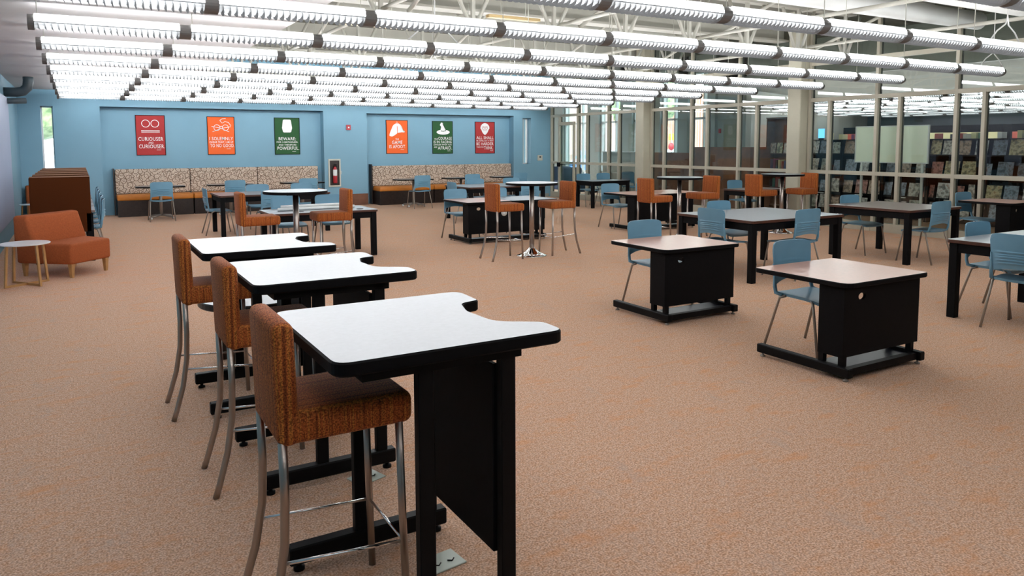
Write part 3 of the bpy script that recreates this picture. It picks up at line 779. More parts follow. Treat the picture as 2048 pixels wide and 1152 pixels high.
# ------------------------------------------------------------------ leg tables
def leg_table(label, x0, x1, y0, y1, top, H=.74, edge=None, apron=.09, leg=.075, corner=.03, grp=None):
    r = thing('library_table', label, 'table', ((x0 + x1) / 2, (y0 + y1) / 2, 0), 0, grp)
    hx, hy = (x1 - x0) / 2, (y1 - y0) / 2
    bm = BM(); slab(bm, rounded([(-hx, -hy), (hx, -hy), (hx, hy), (-hx, hy)], [corner] * 4, 4), H - .032, H, 0, 1, .004); obj('tabletop', bm, [edge or M['brown_edge'], top], r)
    bm = BM(); i = .03
    box(bm, -hx + i, hx - i, -hy + i, -hy + i + .03, H - .032 - apron, H - .032); box(bm, -hx + i, hx - i, hy - i - .03, hy - i, H - .032 - apron, H - .032)
    box(bm, -hx + i, -hx + i + .03, -hy + i + .03, hy - i - .03, H - .032 - apron, H - .032); box(bm, hx - i - .03, hx - i, -hy + i + .03, hy - i - .03, H - .032 - apron, H - .032)
    obj('apron', bm, M['black'], r)
    for sx in (-1, 1):
        for sy in (-1, 1):
            cx, cy = sx * (hx - .02 - leg / 2), sy * (hy - .02 - leg / 2)
            bm = BM(); box(bm, cx - leg / 2, cx + leg / 2, cy - leg / 2, cy + leg / 2, 0, H - .032, .004, 1); obj('leg', bm, M['black'], r)
    return r
leg_table('big square grey-topped table with black legs, in front of the orange stools at right', 6.72, 8.38, 6.0, 7.28, M['grey_lam'])
leg_table('square grey-topped table with black legs before the magazine racks', 9.54, 10.78, 5.86, 7.12, M['grey_brown_lam'])
leg_table('grey-topped black-legged table cut off by the right edge of the photo', 7.02, 8.42, 2.55, 3.95, M['grey_lam'])
leg_table('narrow table with brown edge carrying white paper rolls', 2.28, 3.82, 10.5, 11.35, M['grey_lam'], H=.685)
leg_table('brown-topped table with black legs before the left banquette, chair at left end', 2.15, 4.15, 14.0, 15.08, M['grey_brown_lam'])
leg_table('grey-topped table with black legs beyond the mid-room double desk', 7.03, 8.93, 13.82, 15.05, M['grey_lam'])
leg_table('long dark table beside the glass door', 11.26, 12.5, 15.28, 16.05, M['grey_lam'], H=.69, edge=M['black'])
leg_table('small dark table behind an orange stool, beside the brown panels', 11.35, 12.5, 10.25, 10.95, M['grey_brown_lam'], H=.72)
# paper rolls and grommets on the narrow table
for k, (y0, y1, r_, z) in enumerate(((10.93, 11.0, .022, .707), (10.98, 11.06, .022, .707), (11.03, 11.11, .02, .705), (10.99, 11.04, .02, .745))):
    bm = BM(); tube(bm, [(2.46 + .02 * k, y0, z), (3.62 - .03 * k, y1, z)], r_, 12)
    tag(obj('paper_roll', bm, M['paper']), 'long white paper roll on the narrow table, %s' % ('front one', 'second from front', 'rear one', 'top one resting on the others')[k], 'paper roll', 'white paper rolls')
for x, lb in ((2.72, 'left'), (3.60, 'right')):
    bm = BM(); lathe(bm, [(0, .686), (.05, .686), (.05, .69), (0, .69)], 20, x, 10.68)
    tag(obj('grommet_cover', bm, M['black']), 'dark round cable grommet at the %s end of the paper roll table' % lb, 'grommet')

# ------------------------------------------------------------------ round high tables
def make_round():
    r = thing('round_high_table', '', 'table')
    bm = BM(); slab(bm, disc_outline(.385, 56), 1.045, 1.08, 0, 1, .006); obj('tabletop', bm, [M['black'], M['grey_lam']], r)
    bm = BM(); tube(bm, [(0, 0, .1), (0, 0, 1.045)], .036, 18); obj('pole', bm, M['chrome'], r)
    bm = BM(); lathe(bm, [(0, 0), (.225, 0), (.225, .008), (.17, .025), (.10, .06), (.05, .11), (.036, .12), (0, .12)], 40); obj('cone_base', bm, M['bright_chrome'], r)
    return r
rt = Proto(make_round)
for (x, y, lb) in ((5.74, 9.28, 'in mid room with shiny cone base in view'), (2.30, 9.24, 'behind white desks, beside the paper roll table'),
                   (8.74, 9.40, 'in front of the brown panels'), (11.15, 9.30, 'against the beige column and magazine racks')):
    rt.put((x, y, 0), 0, 'round grey high table on a pole ' + lb, 'round high tables')

# ------------------------------------------------------------------ sofas, side tables, carrels
def wedge(name, label, ox, oy, ang, sc=1.):
    """ox, oy front left corner; local +x along the front, +y toward the back"""
    r = thing(name, label, 'sofa', (ox, oy, 0), ang)
    W, D = .66, .78; bl, br = -.0, .30
    def quad(bm, pts, z0, z1, bev):
        v0 = [bm.verts.new((x, y, z0)) for x, y in pts]; v1 = [bm.verts.new((x, y, z1)) for x, y in pts]
        fs = [bm.faces.new(v0[::-1]), bm.faces.new(v1)] + [bm.faces.new((v0[k], v0[(k + 1) % 4], v1[(k + 1) % 4], v1[k])) for k in range(4)]
        bmesh.ops.bevel(bm, geom=list({e for f in fs for e in f.edges}), offset=bev, segments=4, affect='EDGES', profile=.5)
    bm = BM(); quad(bm, [(0, 0), (W, 0), (W + .22, D), (-.04, D)], .17, .43, .035); obj('seat', bm, M['sofa'], r, True)
    bm = BM(); quad(bm, [(-.03, D - .27), (W + .16, D - .27), (W + .24, D + .02), (-.05, D + .02)], .40, .77, .04)
    for v in bm.verts:
        if v.co.z > .5 and v.co.y < D - .1: v.co.y += .10
    obj('backrest', bm, M['sofa'], r, True)
    for x, y in ((.05, .05), (W - .05, .05), (.03, D - .06), (W + .14, D - .06)):
        bm = BM(); v = box(bm, x - .028, x + .028, y - .028, y + .028, 0, .18)
        for q in bm.verts:
            if q.co.z < .01: q.co.x = x + (q.co.x - x) * .6; q.co.y = y + (q.co.y - y) * .6
        obj('leg', bm, M['maple'], r)
    return r
wedge('wedge_sofa', 'orange wedge-shaped sofa with maple legs beside the white side table', -.12, 10.60, math.radians(47))
wedge('wedge_sofa', 'orange sofa partly hidden behind the brown study carrels', -.97, 18.74, 0)
def side_table(label, x, y, rz, R=.26):
    r = thing('side_table', label, 'table', (x, y, 0), rz, 'white round side tables')
    bm = BM(); slab(bm, disc_outline(R), .485, .50, 0, 0, .004); obj('tabletop', bm, M['side_white'], r)
    for k in range(2):
        a = k * PI / 2; bm = BM(); c, s = math.cos(a), math.sin(a); z = .015 + .0 * k
        Mx = Matrix.Rotation(a, 4, 'Z')
        for q in (-1, 1):
            for (p0, p1) in (((q * (R - .05), 0, .485), (q * (R - .01), 0, 0)),):
                v = box(bm, -.012, .012, -.012, .012, 0, 1)
                for w in v:
                    t = w.co.z; w.co.x += p0[0] * t + p1[0] * (1 - t); w.co.z = p0[2] * t
        box(bm, -R + .01, R - .01, -.012, .012, 0, .026)
        bmesh.ops.transform(bm, matrix=Mx, verts=bm.verts); obj('leg_frame', bm, M['maple'], r)
    return r
side_table('round white side table with crossed light wood legs by the near orange sofa', -.58, 10.42, math.radians(35))
side_table('round white side table half hidden behind the brown study carrels', -.83, 17.3, math.radians(20), .19)
for k, y in enumerate((12.15, 13.05, 13.95, 14.85, 15.75, 16.65)):
    lb = ('nearest', 'second', 'third', 'fourth', 'fifth', 'farthest')[k]
    r = thing('study_carrel', 'brown study carrel with tall divider, %s in the row' % lb, 'study carrel', (-.22, y, 0), 0, 'row of brown study carrels')
    bm = BM(); box(bm, -.37, .36, -.02, .02, .42, 1.2, .008, 1); obj('divider', bm, M['carrel'], r)
    bm = BM(); box(bm, -.36, .36, -.0225, .0225, 1.2, 1.215); obj('top_rail', bm, M['maple_dark'], r)
    if k == 5: continue
    bm = BM(); box(bm, -.33, .41, .03, .83, .685, .72, .004, 1); obj('worktop', bm, M['grey_brown_lam'], r)
    bm = BM(); box(bm, -.37, -.34, .02, .83, .42, .68); obj('back_panel', bm, M['carrel'], r)
    for yy in (0,):
        bm = BM(); box(bm, .30, .38, yy - .02, yy + .04, 0, .68); obj('leg', bm, M['black'], r)
        bm = BM(); box(bm, -.34, -.27, yy - .02, yy + .04, 0, .42); obj('leg', bm, M['black'], r)

# ------------------------------------------------------------------ posters
def poster(name, x0, x1, z0, z1, sheet, label, lines, art):
    w, h = x1 - x0, z1 - z0
    r = thing(name, label, 'poster', ((x0 + x1) / 2, YR - .012, z0), 0)
    bm = BM(); t = .012
    box(bm, -w / 2, w / 2, -.008, .012, 0, t); box(bm, -w / 2, w / 2, -.008, .012, h - t, h)
    box(bm, -w / 2, -w / 2 + t, -.008, .012, t, h - t); box(bm, w / 2 - t, w / 2, -.008, .012, t, h - t)
    obj('poster_frame', bm, M['black'], r)
    bm = BM(); box(bm, -w / 2 + t, w / 2 - t, 0, .01, t, h - t); obj('sheet', bm, sheet, r)
    bm = BM()
    for (s, xc, yt, hh, ww) in lines: text_mesh(bm, s, (xc - .5) * w, h * (1 - yt), hh * h, ww * w, .006, -.004)
    # unreadable small signature line
    sx = lines[-1][1] + lines[-1][4] * .18; sy = 1 - (lines[-1][2] + lines[-1][3] + .035)
    for k in range(7):
        box(bm, (sx - .5) * w + k * .014, (sx - .5) * w + k * .014 + .009, -.004, -.002, sy * h - .012, sy * h)
    obj('lettering', bm, M['ink'], r)
    if art:
        bm = BM(); bm2 = BM(); art(bm, bm2, w, h); obj('artwork', bm, M['ink'], r)
        if len(bm2.verts): obj('artwork_detail', bm2, sheet, r)
        else: bm2.free()
    return r
def poly(bm, pts, y=-.004):
    f = bm.faces.new([bm.verts.new((x, y, z)) for x, z in pts]); bmesh.ops.triangulate(bm, faces=[f])
def stroke(bm, pts, t=.008, closed=False, y=-.004):
    pts = [Vector(p) for p in pts]; n = len(pts); L, R = [], []
    for i in range(n):
        a = pts[(i - 1) % n] if closed or i else pts[i]; b = pts[(i + 1) % n] if closed or i < n - 1 else pts[i]
        d = (b - a).normalized(); nn = Vector((-d.y, d.x)) * t / 2
        L.append(bm.verts.new((pts[i].x + nn.x, y, pts[i].y + nn.y))); R.append(bm.verts.new((pts[i].x - nn.x, y, pts[i].y - nn.y)))
    for i in range(n if closed else n - 1):
        j = (i + 1) % n; bm.faces.new((L[i], R[i], R[j], L[j]))
def circ(cx, cz, rx, rz=None, n=28, a0=0, a1=2 * PI):
    rz = rz or rx; full_ = abs(a1 - a0 - 2 * PI) < 1e-6
    m = n if full_ else n + 1
    return [(cx + rx * math.cos(a0 + (a1 - a0) * k / n), cz + rz * math.sin(a0 + (a1 - a0) * k / n)) for k in range(m)]
def art_plain(bm, b2, w, h):      # plain generic ornament: two interlocking rings over a band of curves
    stroke(bm, circ(-.10, h * .79, .085), .014, True); stroke(bm, circ(.10, h * .79, .085), .014, True)
    for k in range(3): stroke(bm, [(-.2, h * (.62 - .025 * k)), (.2, h * (.62 - .025 * k))], .009)
def art_glasses(bm, b2, w, h):
    stroke(bm, circ(-.095, h * .71, .072), .012, True); stroke(bm, circ(.105, h * .71, .072), .012, True)
    stroke(bm, [(-.025, h * .735), (.005, h * .75), (.035, h * .735)], .012)
    stroke(bm, [(-.22, h * .74), (-.165, h * .73), (.0, h * .695), (.19, h * .60)], .012); stroke(bm, [(.24, h * .74), (.17, h * .72), (0, h * .69), (-.2, h * .60)], .012)
    stroke(bm, [(-.02, h * .90), (.03, h * .83), (.10, h * .87), (.18, h * .85), (.24, h * .76)], .012); stroke(bm, [(-.02, h * .90), (.03, h * .94), (.12, h * .95)], .012)
def art_block(bm, b2, w, h):      # plain generic rounded block
    poly(bm, rounded([(-.10, h * .60), (.10, h * .60), (.13, h * .72), (.10, h * .95), (-.10, h * .95), (-.13, h * .72)], [.04] * 6, 4))
def art_cap(bm, b2, w, h):
    poly(bm, [(-.19, h * .68), (-.16, h * .74), (-.14, h * .80), (-.10, h * .86), (-.03, h * .90), (.05, h * .90), (.11, h * .86), (.15, h * .80), (.165, h * .72), (.235, h * .665), (.225, h * .635), (.14, h * .64), (.02, h * .62), (-.07, h * .55), (-.15, h * .51), (-.225, h * .53), (-.225, h * .58)])
    stroke(bm, circ(.0, h * .93, .018, n=10), .006, True)
    poly(b2, [(.0, h * .84), (.015, h * .80), (.02, h * .60), (.005, h * .60)], -.006)
def art_hat(bm, b2, w, h):
    poly(bm, circ(.02, h * .66, .21, h * .075, 32))
    poly(bm, [(-.075, h * .68), (-.06, h * .74), (-.045, h * .82), (-.085, h * .88), (-.045, h * .955), (0, h * .95), (.03, h * .91), (.0, h * .90), (.045, h * .84), (.085, h * .74), (.125, h * .68)], -.0055)
    stroke(b2, [(-.055, h * .70), (.02, h * .685), (.115, h * .71)], .022, y=-.007); stroke(bm, [(.0, h * .71), (.05, h * .71), (.05, h * .675), (.0, h * .675)], .008, True, y=-.0085)
def art_lion(bm, b2, w, h):
    poly(bm, [(0, h * .58), (.05, h * .62), (.09, h * .67), (.12, h * .74), (.155, h * .80), (.14, h * .87), (.10, h * .92), (.05, h * .95), (0, h * .965), (-.05, h * .95), (-.10, h * .92), (-.14, h * .87), (-.155, h * .80), (-.12, h * .74), (-.09, h * .67), (-.05, h * .62)])
    for s in (-1, 1):
        stroke(b2, [(s * .07, h * .86), (s * .085, h * .80), (s * .05, h * .74)], .014, y=-.006); poly(b2, circ(s * .035, h * .835, .017, n=10), -.006)
        stroke(b2, [(s * .012, h * .82), (s * .018, h * .77)], .008, y=-.006); stroke(b2, [(s * .01, h * .72), (s * .045, h * .735)], .009, y=-.006)
    poly(b2, [(-.022, h * .77), (.022, h * .77), (0, h * .745)], -.006)
poster('framed_poster', 1.23, 1.87, 1.40, 2.36, M['p_red'], 'red poster reading CURIOUSER AND CURIOUSER on the blue wall',
       [('CURIOUSER', .5, .545, .095, .84), ('AND', .5, .662, .048, .17), ('CURIOUSER.', .53, .73, .095, .88)], art_plain)
poster('framed_poster', 2.82, 3.47, 1.40, 2.35, M['p_orange'], 'orange poster reading I SOLEMNLY SWEAR with glasses drawing',
       [('I SOLEMNLY', .5, .535, .085, .86), ('SWEAR THAT I AM UP', .5, .645, .05, .86), ('TO NO GOOD.', .53, .715, .09, .88)], art_glasses)
poster('framed_poster', 4.45, 5.10, 1.39, 2.345, M['p_green'], 'green poster reading BEWARE FOR I AM FEARLESS next to the left banquette end',
       [('BEWARE;', .5, .53, .085, .68), ('FOR I AM FEARLESS,', .5, .64, .045, .84), ('AND THEREFORE', .5, .715, .045, .70), ('POWERFUL.', .53, .785, .09, .86)], art_block)
poster('framed_poster', 7.50, 8.15, 1.38, 2.325, M['p_orange'], 'orange poster reading THE GAME IS AFOOT with cap drawing',
       [('THE', .5, .54, .05, .16), ('GAME', .5, .61, .1, .48), ('IS AFOOT.', .52, .735, .1, .76)], art_cap)
poster('framed_poster', 8.91, 9.56, 1.37, 2.315, M['p_green'], 'green poster reading COURAGE IS IN FACING DANGER with pointed hat drawing',
       [('TRUE', .18, .525, .05, .18), ('COURAGE', .62, .485, .09, .66), ('IS IN FACING', .5, .60, .08, .88), ('DANGER WHEN YOU', .5, .70, .045, .88), ('ARE', .15, .775, .045, .16), ('AFRAID.', .61, .775, .1, .70)], art_hat)
poster('framed_poster', 10.30, 10.97, 1.365, 2.31, M['p_red'], 'red poster reading ALL SHALL BE HARDER with lion head drawing',
       [('ALL SHALL', .5, .455, .095, .86), ('BE DONE, BUT IT MAY', .5, .575, .045, .86), ('BE HARDER', .5, .65, .09, .86), ('THAN YOU', .25, .775, .045, .36), ('THINK.', .68, .775, .1, .46)], art_lion)

# ------------------------------------------------------------------ wall devices
r = thing('extinguisher_cabinet', 'beige framed fire extinguisher cabinet in the blue wall pier', 'cabinet', (5.925, YB, .52))
bm = BM(); hw, H_ = .165, .74
box(bm, -hw, -hw + .035, -.03, 0, 0, H_); box(bm, hw - .035, hw, -.03, 0, 0, H_); box(bm, -hw + .035, hw - .035, -.03, 0, 0, .04); box(bm, -hw + .035, hw - .035, -.03, 0, H_ - .04, H_)
obj('cabinet_frame', bm, M['beige'], r)
bm = BM(); box(bm, -hw + .035, hw - .035, -.006, -.001, .04, H_ - .04); obj('back_plate', bm, M['dark_wood'], r)
bm = BM(); box(bm, -hw + .035, hw - .035, -.110, -.107, .04, H_ - .04); box(bm, -hw, hw, -.112, -.03, -.0, .04); box(bm, -hw, hw, -.112, -.03, H_ - .04, H_); box(bm, -hw, -hw + .03, -.112, -.03, .04, H_ - .04); box(bm, hw - .03, hw, -.112, -.03, .04, H_ - .04)
bm.free(); bm = BM(); box(bm, hw - .02, hw + .012, -.045, -.03, .33, .42); obj('latch', bm, M['beige'], r)
r = thing('fire_extinguisher', 'red fire extinguisher with white label hanging inside its wall cabinet', 'fire extinguisher', (5.92, YB - .075, .62))
bm = BM(); lathe(bm, [(0, 0), (.05, 0), (.055, .02), (.055, .36), (.03, .42), (.018, .44), (0, .44)], 20); obj('cylinder', bm, M['red'], r)
bm = BM(); lathe(bm, [(.0561, .2), (.0561, .36)], 20); obj('paper_label', bm, M['paper'], r)
bm = BM(); box(bm, -.03, .05, -.015, .015, .44, .47); box(bm, -.02, .06, -.012, .012, .49, .505); obj('valve_handle', bm, M['black_metal'], r)
r = thing('fire_alarm', 'small red fire alarm with white strobe above the extinguisher', 'fire alarm', (6.33, YB, 2.03))
bm = BM(); box(bm, -.06, .06, -.04, 0, 0, .14, .008); obj('alarm_body', bm, M['red'], r)
bm = BM(); box(bm, -.02, .02, -.05, -.04, .05, .09, .004); obj('strobe', bm, M['white'], r)
r = thing('thermostat', 'beige thermostat plate beside the slit window at the partition end', 'thermostat', (12.42, YB, 1.13))
bm = BM(); box(bm, -.09, .09, -.02, 0, 0, .17, .008); obj('cover_plate', bm, M['beige'], r)
bm = BM(); box(bm, -.03, .03, -.026, -.02, .09, .13); obj('display', bm, M['black'], r)
for n, (x, y, rz, lb) in enumerate(((1.17, 2.56, .12, 'between the uprights of the nearest white desk'), (1.16, 3.43, .3, 'beside the middle white desk foot beam'))):
    r = thing('floor_outlet', 'pale square floor outlet plate ' + lb, 'floor outlet', (x, y, 0), rz, 'floor outlets')
    bm = BM(); box(bm, -.075, .075, -.06, .06, 0, .006, .002, 1); obj('cover_plate', bm, M['outlet'], r)
    for s in (-1, 1):
        bm = BM(); tube(bm, [(s * .03 - .015, -.01, .008), (s * .03, -.022, .008), (s * .03 + .015, -.01, .008)], .0025, 6); obj('socket_flap', bm, M['black'], r)

# ------------------------------------------------------------------ beyond the glass
bm = BM(); slab(bm, [(15.4, -6), (30, -6), (30, 20.4), (15.4, 15.1)], 3.2, 3.4, 0, 0, 0.0); struct('ceiling_hall', bm, M['ceil'])
bm = BM(); box(bm, 15.2, 15.4, -6, 14.9, 3.2, ZT + .2); struct('beam', bm, M['wall_grey'])
bm = BM(); box(bm, 29, 29.2, -6, 21, 0, 3.3); struct('wall_hall', bm, M['hall_dark'])
bm = BM(); box(bm, XG, 29, -6.2, -6, 0, 3.3); struct('wall_hall_front', bm, M['hall_dark'])
bm = BM()
a = math.atan2(5, 13.8); box(bm, 0, 14.7, -.1, .1, 0, 3.3, M4=Matrix.Translation((15.3, 15.0, 0)) @ Matrix.Rotation(a, 4, 'Z')); struct('wall_hall_back', bm, M['wall_grey'])
bm = BM(); box(bm, 15.2, 15.4, 13.9, 15.0, 0, ZT); struct('wall_hall_side', bm, M['wall_grey'])
# window wall to the outside: piers between tall windows
bm = BM()
piers = [(26, 22.3), (20.8, 20.17), (19.03, 18.45), (17.55, 17.13), (16.37, 15.96), (15.2, 14.9)]
for a_, b_ in piers: box(bm, 15.1, 15.4, b_, a_, 0, ZT)
box(bm, 15.1, 15.4, 15.2, 22.3, 3.6, ZT); box(bm, 15.1, 15.4, 15.2, 22.3, 0, .12)
struct('wall_right', bm, M['wall_grey'])
ys = [22.3, 20.8, 20.17, 19.03, 18.45, 17.55, 17.13, 16.37, 15.96, 15.2]
for q in range(0, len(ys), 2):
    a_, b_ = ys[q], ys[q + 1]; WN += 1; bm = BM(); t = .05
    for y in (a_ - t / 2, b_ + t / 2, b_ + (a_ - b_) * .3): box(bm, 15.2, 15.3, y - t / 2, y + t / 2, .12, 3.6)
    for z in (.7, 2.35): box(bm, 15.2, 15.3, b_, a_, z - .03, z + .03)
    w = struct('window_%d' % WN, bm, M['duct'])
    bm = BM(); box(bm, 15.245, 15.25, b_, a_, .12, 3.6); obj('pane', bm, M['glass'], w)
bm = BM(); box(bm, XG, 15.3, 26, 26.2, 0, ZT); struct('wall_far', bm, M['wall_grey'])
# hall light rows (run the other way) plus two added ones
def hall_fx(x, y, a, b):
    f = fx.put((x, y, LZ), PI / 2, 'louvered hall ceiling light, %s of row %s from the partition, counting two added rows' % (ORD[b], ORD[a + 2]), 'light rows in the hall beyond the glass')
    return f
for a in range(-2, 6):  # first two rows are extra lamps, added to brighten whiteboard and racks
    for b in range(7):
        y = 16.8 + [0, .5, .9, 1.2, 1.4, 1.6, -2.2, -1.2][a] - b * 1.25
        if y + .7 > 15.0 + (19.5 + a * 1.5733 - 15.3) * 5 / 13.8: y -= 0
        hall_fx(19.5 + a * 1.5733, y - .9, a, b)
# whiteboard behind the mullions
r = thing('whiteboard', 'cream whiteboard standing behind the glass partition', 'whiteboard', (13.12, 8.49, 1.28))
bm = BM(); box(bm, -.012, .012, -.71, .71, 0, .665); obj('writing_surface', bm, M['whiteboard'], r)
bm = BM(); box(bm, -.02, .018, -.725, -.705, -.015, .68); box(bm, -.02, .018, .705, .725, -.015, .68); box(bm, -.02, .018, -.705, .705, -.015, .005); box(bm, -.02, .018, -.705, .705, .66, .68); obj('board_frame', bm, M['duct'], r)
for y in (-.6, .6):
    bm = BM(); box(bm, .02, .05, y - .02, y + .02, -1.28, .5); obj('stand_post', bm, M['duct'], r)
# low white bookcase
def bookcase(name, label, x0, x1, y0, y1, z1, shelves, m, cols=1, open_side=-1):
    r = thing(name, label, 'bookcase', ((x0 + x1) / 2, (y0 + y1) / 2, 0)); hx, hy = (x1 - x0) / 2, (y1 - y0) / 2
    bm = BM(); box(bm, hx - .02, hx, -hy, hy, 0, z1); obj('back_panel', bm, m, r)
    for c in range(cols + 1):
        y = -hy + .012 + c * (2 * hy - .024) / cols; bm = BM(); box(bm, -hx, hx - .02, y - .012, y + .012, 0, z1); obj('side_panel', bm, m, r)
    for z in shelves:
        bm = BM(); box(bm, -hx + .01, hx - .02, -hy + .024, hy - .024, z - .012, z + .012); obj('shelf', bm, m, r)
    bm = BM(); box(bm, -hx - .01, hx, -hy - .01, hy + .01, z1, z1 + .025); obj('top_panel', bm, m, r)
    return r
bookcase('low_bookcase', 'low empty white bookcase behind the glass beside the beige column', 14.2, 14.55, 16.85, 18.75, 1.38, (.08, .42, .75, 1.07), M['duct'], 2)
# brown carrel blocks
for (y0, y1, z1, lb) in ((14.52, 16.0, 1.40, 'shorter brown wood carrel block behind the glass'), (12.55, 14.45, 1.55, 'taller brown wood carrel block behind the glass')):
    r = thing('carrel_block', lb, 'carrel', (14.1, (y0 + y1) / 2, 0)); h = (y1 - y0) / 2
    bm = BM(); box(bm, -.2, -.16, -h, h, 0, z1); obj('front_panel', bm, M['carrel_panel'], r)
    bm = BM(); box(bm, -.16, .5, -h, -h + .04, 0, z1); obj('side_panel', bm, M['carrel_panel'], r)
    bm = BM(); box(bm, -.16, .5, h - .04, h, 0, z1); obj('side_panel', bm, M['carrel_panel'], r)
    bm = BM(); box(bm, -.16, .5, -h + .04, h - .04, .70, .73); obj('worktop', bm, M['carrel_panel'], r)
# brown book cabinet with books
r = bookcase('wood_bookcase', 'tall reddish wood bookcase with books behind the glass beside column', 14.9, 15.2, 12.05, 12.95, 2.25, (.1, .55, .98, 1.38), M['carrel_panel'])
n = 0
for z, cnt in ((.99, 9), (.56, 8)):
    for q in range(cnt):
        hgt = random.uniform(.2, .27); t = random.uniform(.025, .045); y = 12.12 + q * .085
        bm = BM(); box(bm, 14.93, 15.12, y, y + t, z + .004, z + hgt); tag(obj('book', bm, M['book']), 'upright book, %s from the right on the %s shelf of the wood bookcase' % (ORD[q], 'third' if z > .9 else 'second'), 'book', 'books in the wood bookcase')
for q in range(4):
    bm = BM(); box(bm, -.008, .008, -.085, .085, 0, .26, M4=Matrix.Rotation(.12, 4, 'Y')); o = obj('magazine', bm, M['cover'], None, loc=(15.0, 12.2 + q * .21, 1.396)); tag(o, 'magazine displayed on top shelf of the wood bookcase, %s from right' % ORD[q], 'magazine', 'magazines on the wood bookcase')
bm = BM(); box(bm, -.02, .01, -.04, .04, 0, .12); o = obj('wall_alarm', bm, M['red'], None, loc=(15.2, 14.8, 1.92)); tag(o, 'small red alarm on the grey wall beyond the glass', 'fire alarm')
# magazine racks: black units facing the partition
RX = 15.15; units = []
yy = 11.95
while yy > 4.6:
    units.append((yy - .98, yy)); yy -= 1.0
mag = None
lips = (.12, .50, .955, 1.385)
for q, (y0, y1) in enumerate(units):
    r = thing('magazine_rack', 'black magazine rack beyond the glass, %s from the beige column' % ORD[q], 'magazine rack', (RX + .2, (y0 + y1) / 2, 0), 0, 'black magazine racks')
    bm = BM(); box(bm, .1, .13, -.49, .49, 0, 1.72); obj('back_panel', bm, M['black_metal'], r)
    for s in (-1, 1):
        bm = BM(); box(bm, -.25, .1, s * .48 - .01, s * .48 + .01, 0, 1.72); obj('side_panel', bm, M['black_metal'], r)
    for z in lips:
        bm = BM(); box(bm, -.22, .1, -.47, .47, z - .02, z - .005); box(bm, -.225, -.215, -.47, .47, z - .02, z + .02); obj('shelf', bm, M['black_metal'], r)
    bm = BM(); box(bm, -.25, .13, -.49, .49, 1.70, 1.72); obj('top_panel', bm, M['black_metal'], r)
    bm = BM(); box(bm, -.26, -.2265, -.06, .12, .474, .492); obj('shelf_label', bm, M['paper'], r)
cov = []
for (w_, h_) in ((.23, .30), (.25, .33), (.21, .28), (.28, .32)):
    bm = BM(); box(bm, -.004, .004, -w_ / 2, w_ / 2, 0, h_, M4=Matrix.Rotation(.2, 4, 'Y')); cov.append(bm)
cov_me = []
for bm in cov:
    me = bpy.data.meshes.new('magazine'); bm.to_mesh(me); bm.free(); me.materials.append(M['cover']); cov_me.append(me)
for zi, z in enumerate(lips):
    y = 11.75; c = 0
    while y > 4.75 and c < 30:
        k_ = random.randrange(4)
        o = bpy.data.objects.new('magazine', cov_me[k_]); C.objects.link(o); o.location = (RX - .0 + random.uniform(-.01, .0), y, z + .004)
        tag(o, 'magazine face out on the %s shelf of the racks, %s from the column' % (('lowest', 'second lowest', 'third', 'uppermost')[zi], ORD[c]), 'magazine', 'magazines face out on the black racks')
        y -= random.uniform(.29, .35); c += 1
y = 11.45; c = 0
while y > 4.8 and c < 36:
    h_, t = random.uniform(.08, .16), random.uniform(.04, .10)
    bm = BM(); box(bm, -.09, .09, -t / 2, t / 2, 0, h_); o = obj('book', bm, M['book'], None, loc=(RX + .2, y, 1.7225))
    tag(o, 'book standing on top of the black racks, %s from the column' % ORD[c], 'book', 'books on top of the magazine racks')
    y -= t + (random.uniform(.01, .03) if random.random() < .7 else random.uniform(.15, .5)); c += 1
bm = BM(); box(bm, -.01, .01, -.08, .08, 0, .22); o = obj('monitor', bm, M['screen'], None, loc=(RX + .1, 11.62, 1.76)); tag(o, 'small blue lit screen standing on the racks beside column', 'monitor')
bm = BM(); box(bm, -.02, .02, -.06, .06, -.038, 0); obj('stand', bm, M['black_metal'], o)
# book stacks further back
for q in range(5):
    y0 = 4.5 + q * 2.6
    r = thing('library_stack', 'dark tall library stack in the hall beyond the racks, %s from the right' % ORD[q], 'bookshelf', (22.5, y0, 0), 0, 'tall stacks in the hall')
    bm = BM(); box(bm, -.25, .25, -1.2, 1.2, 0, 2.15); obj('case', bm, M['black_metal'], r)
    for z in (.5, .9, 1.3, 1.7):
        bm = BM(); box(bm, -.27, -.25, -1.15, 1.15, z, z + .24); obj('book_row', bm, M['book'], r)['kind'] = 'stuff'
# navy armchairs beyond the far panes
for (x, y, lb) in ((13.55, 19.2, 'nearer of two'), (13.9, 20.3, 'farther of two')):
    r = thing('lounge_chair', 'navy lounge chair beyond the glass door, ' + lb, 'armchair', (x, y, 0), PI)
    bm = BM(); box(bm, -.36, .36, -.35, .35, .15, .45, .05, 3); obj('seat', bm, M['navy'], r, True)
    bm = BM(); box(bm, -.36, .36, -.40, -.22, .3, .9, .05, 3); obj('backrest', bm, M['navy'], r, True)
    for sx in (-1, 1):
        for sy in (-1, 1):
            bm = BM(); tube(bm, [(sx * .3, sy * .3, .16), (sx * .31, sy * .31, 0)], .02, 8); obj('leg', bm, M['black_metal'], r)

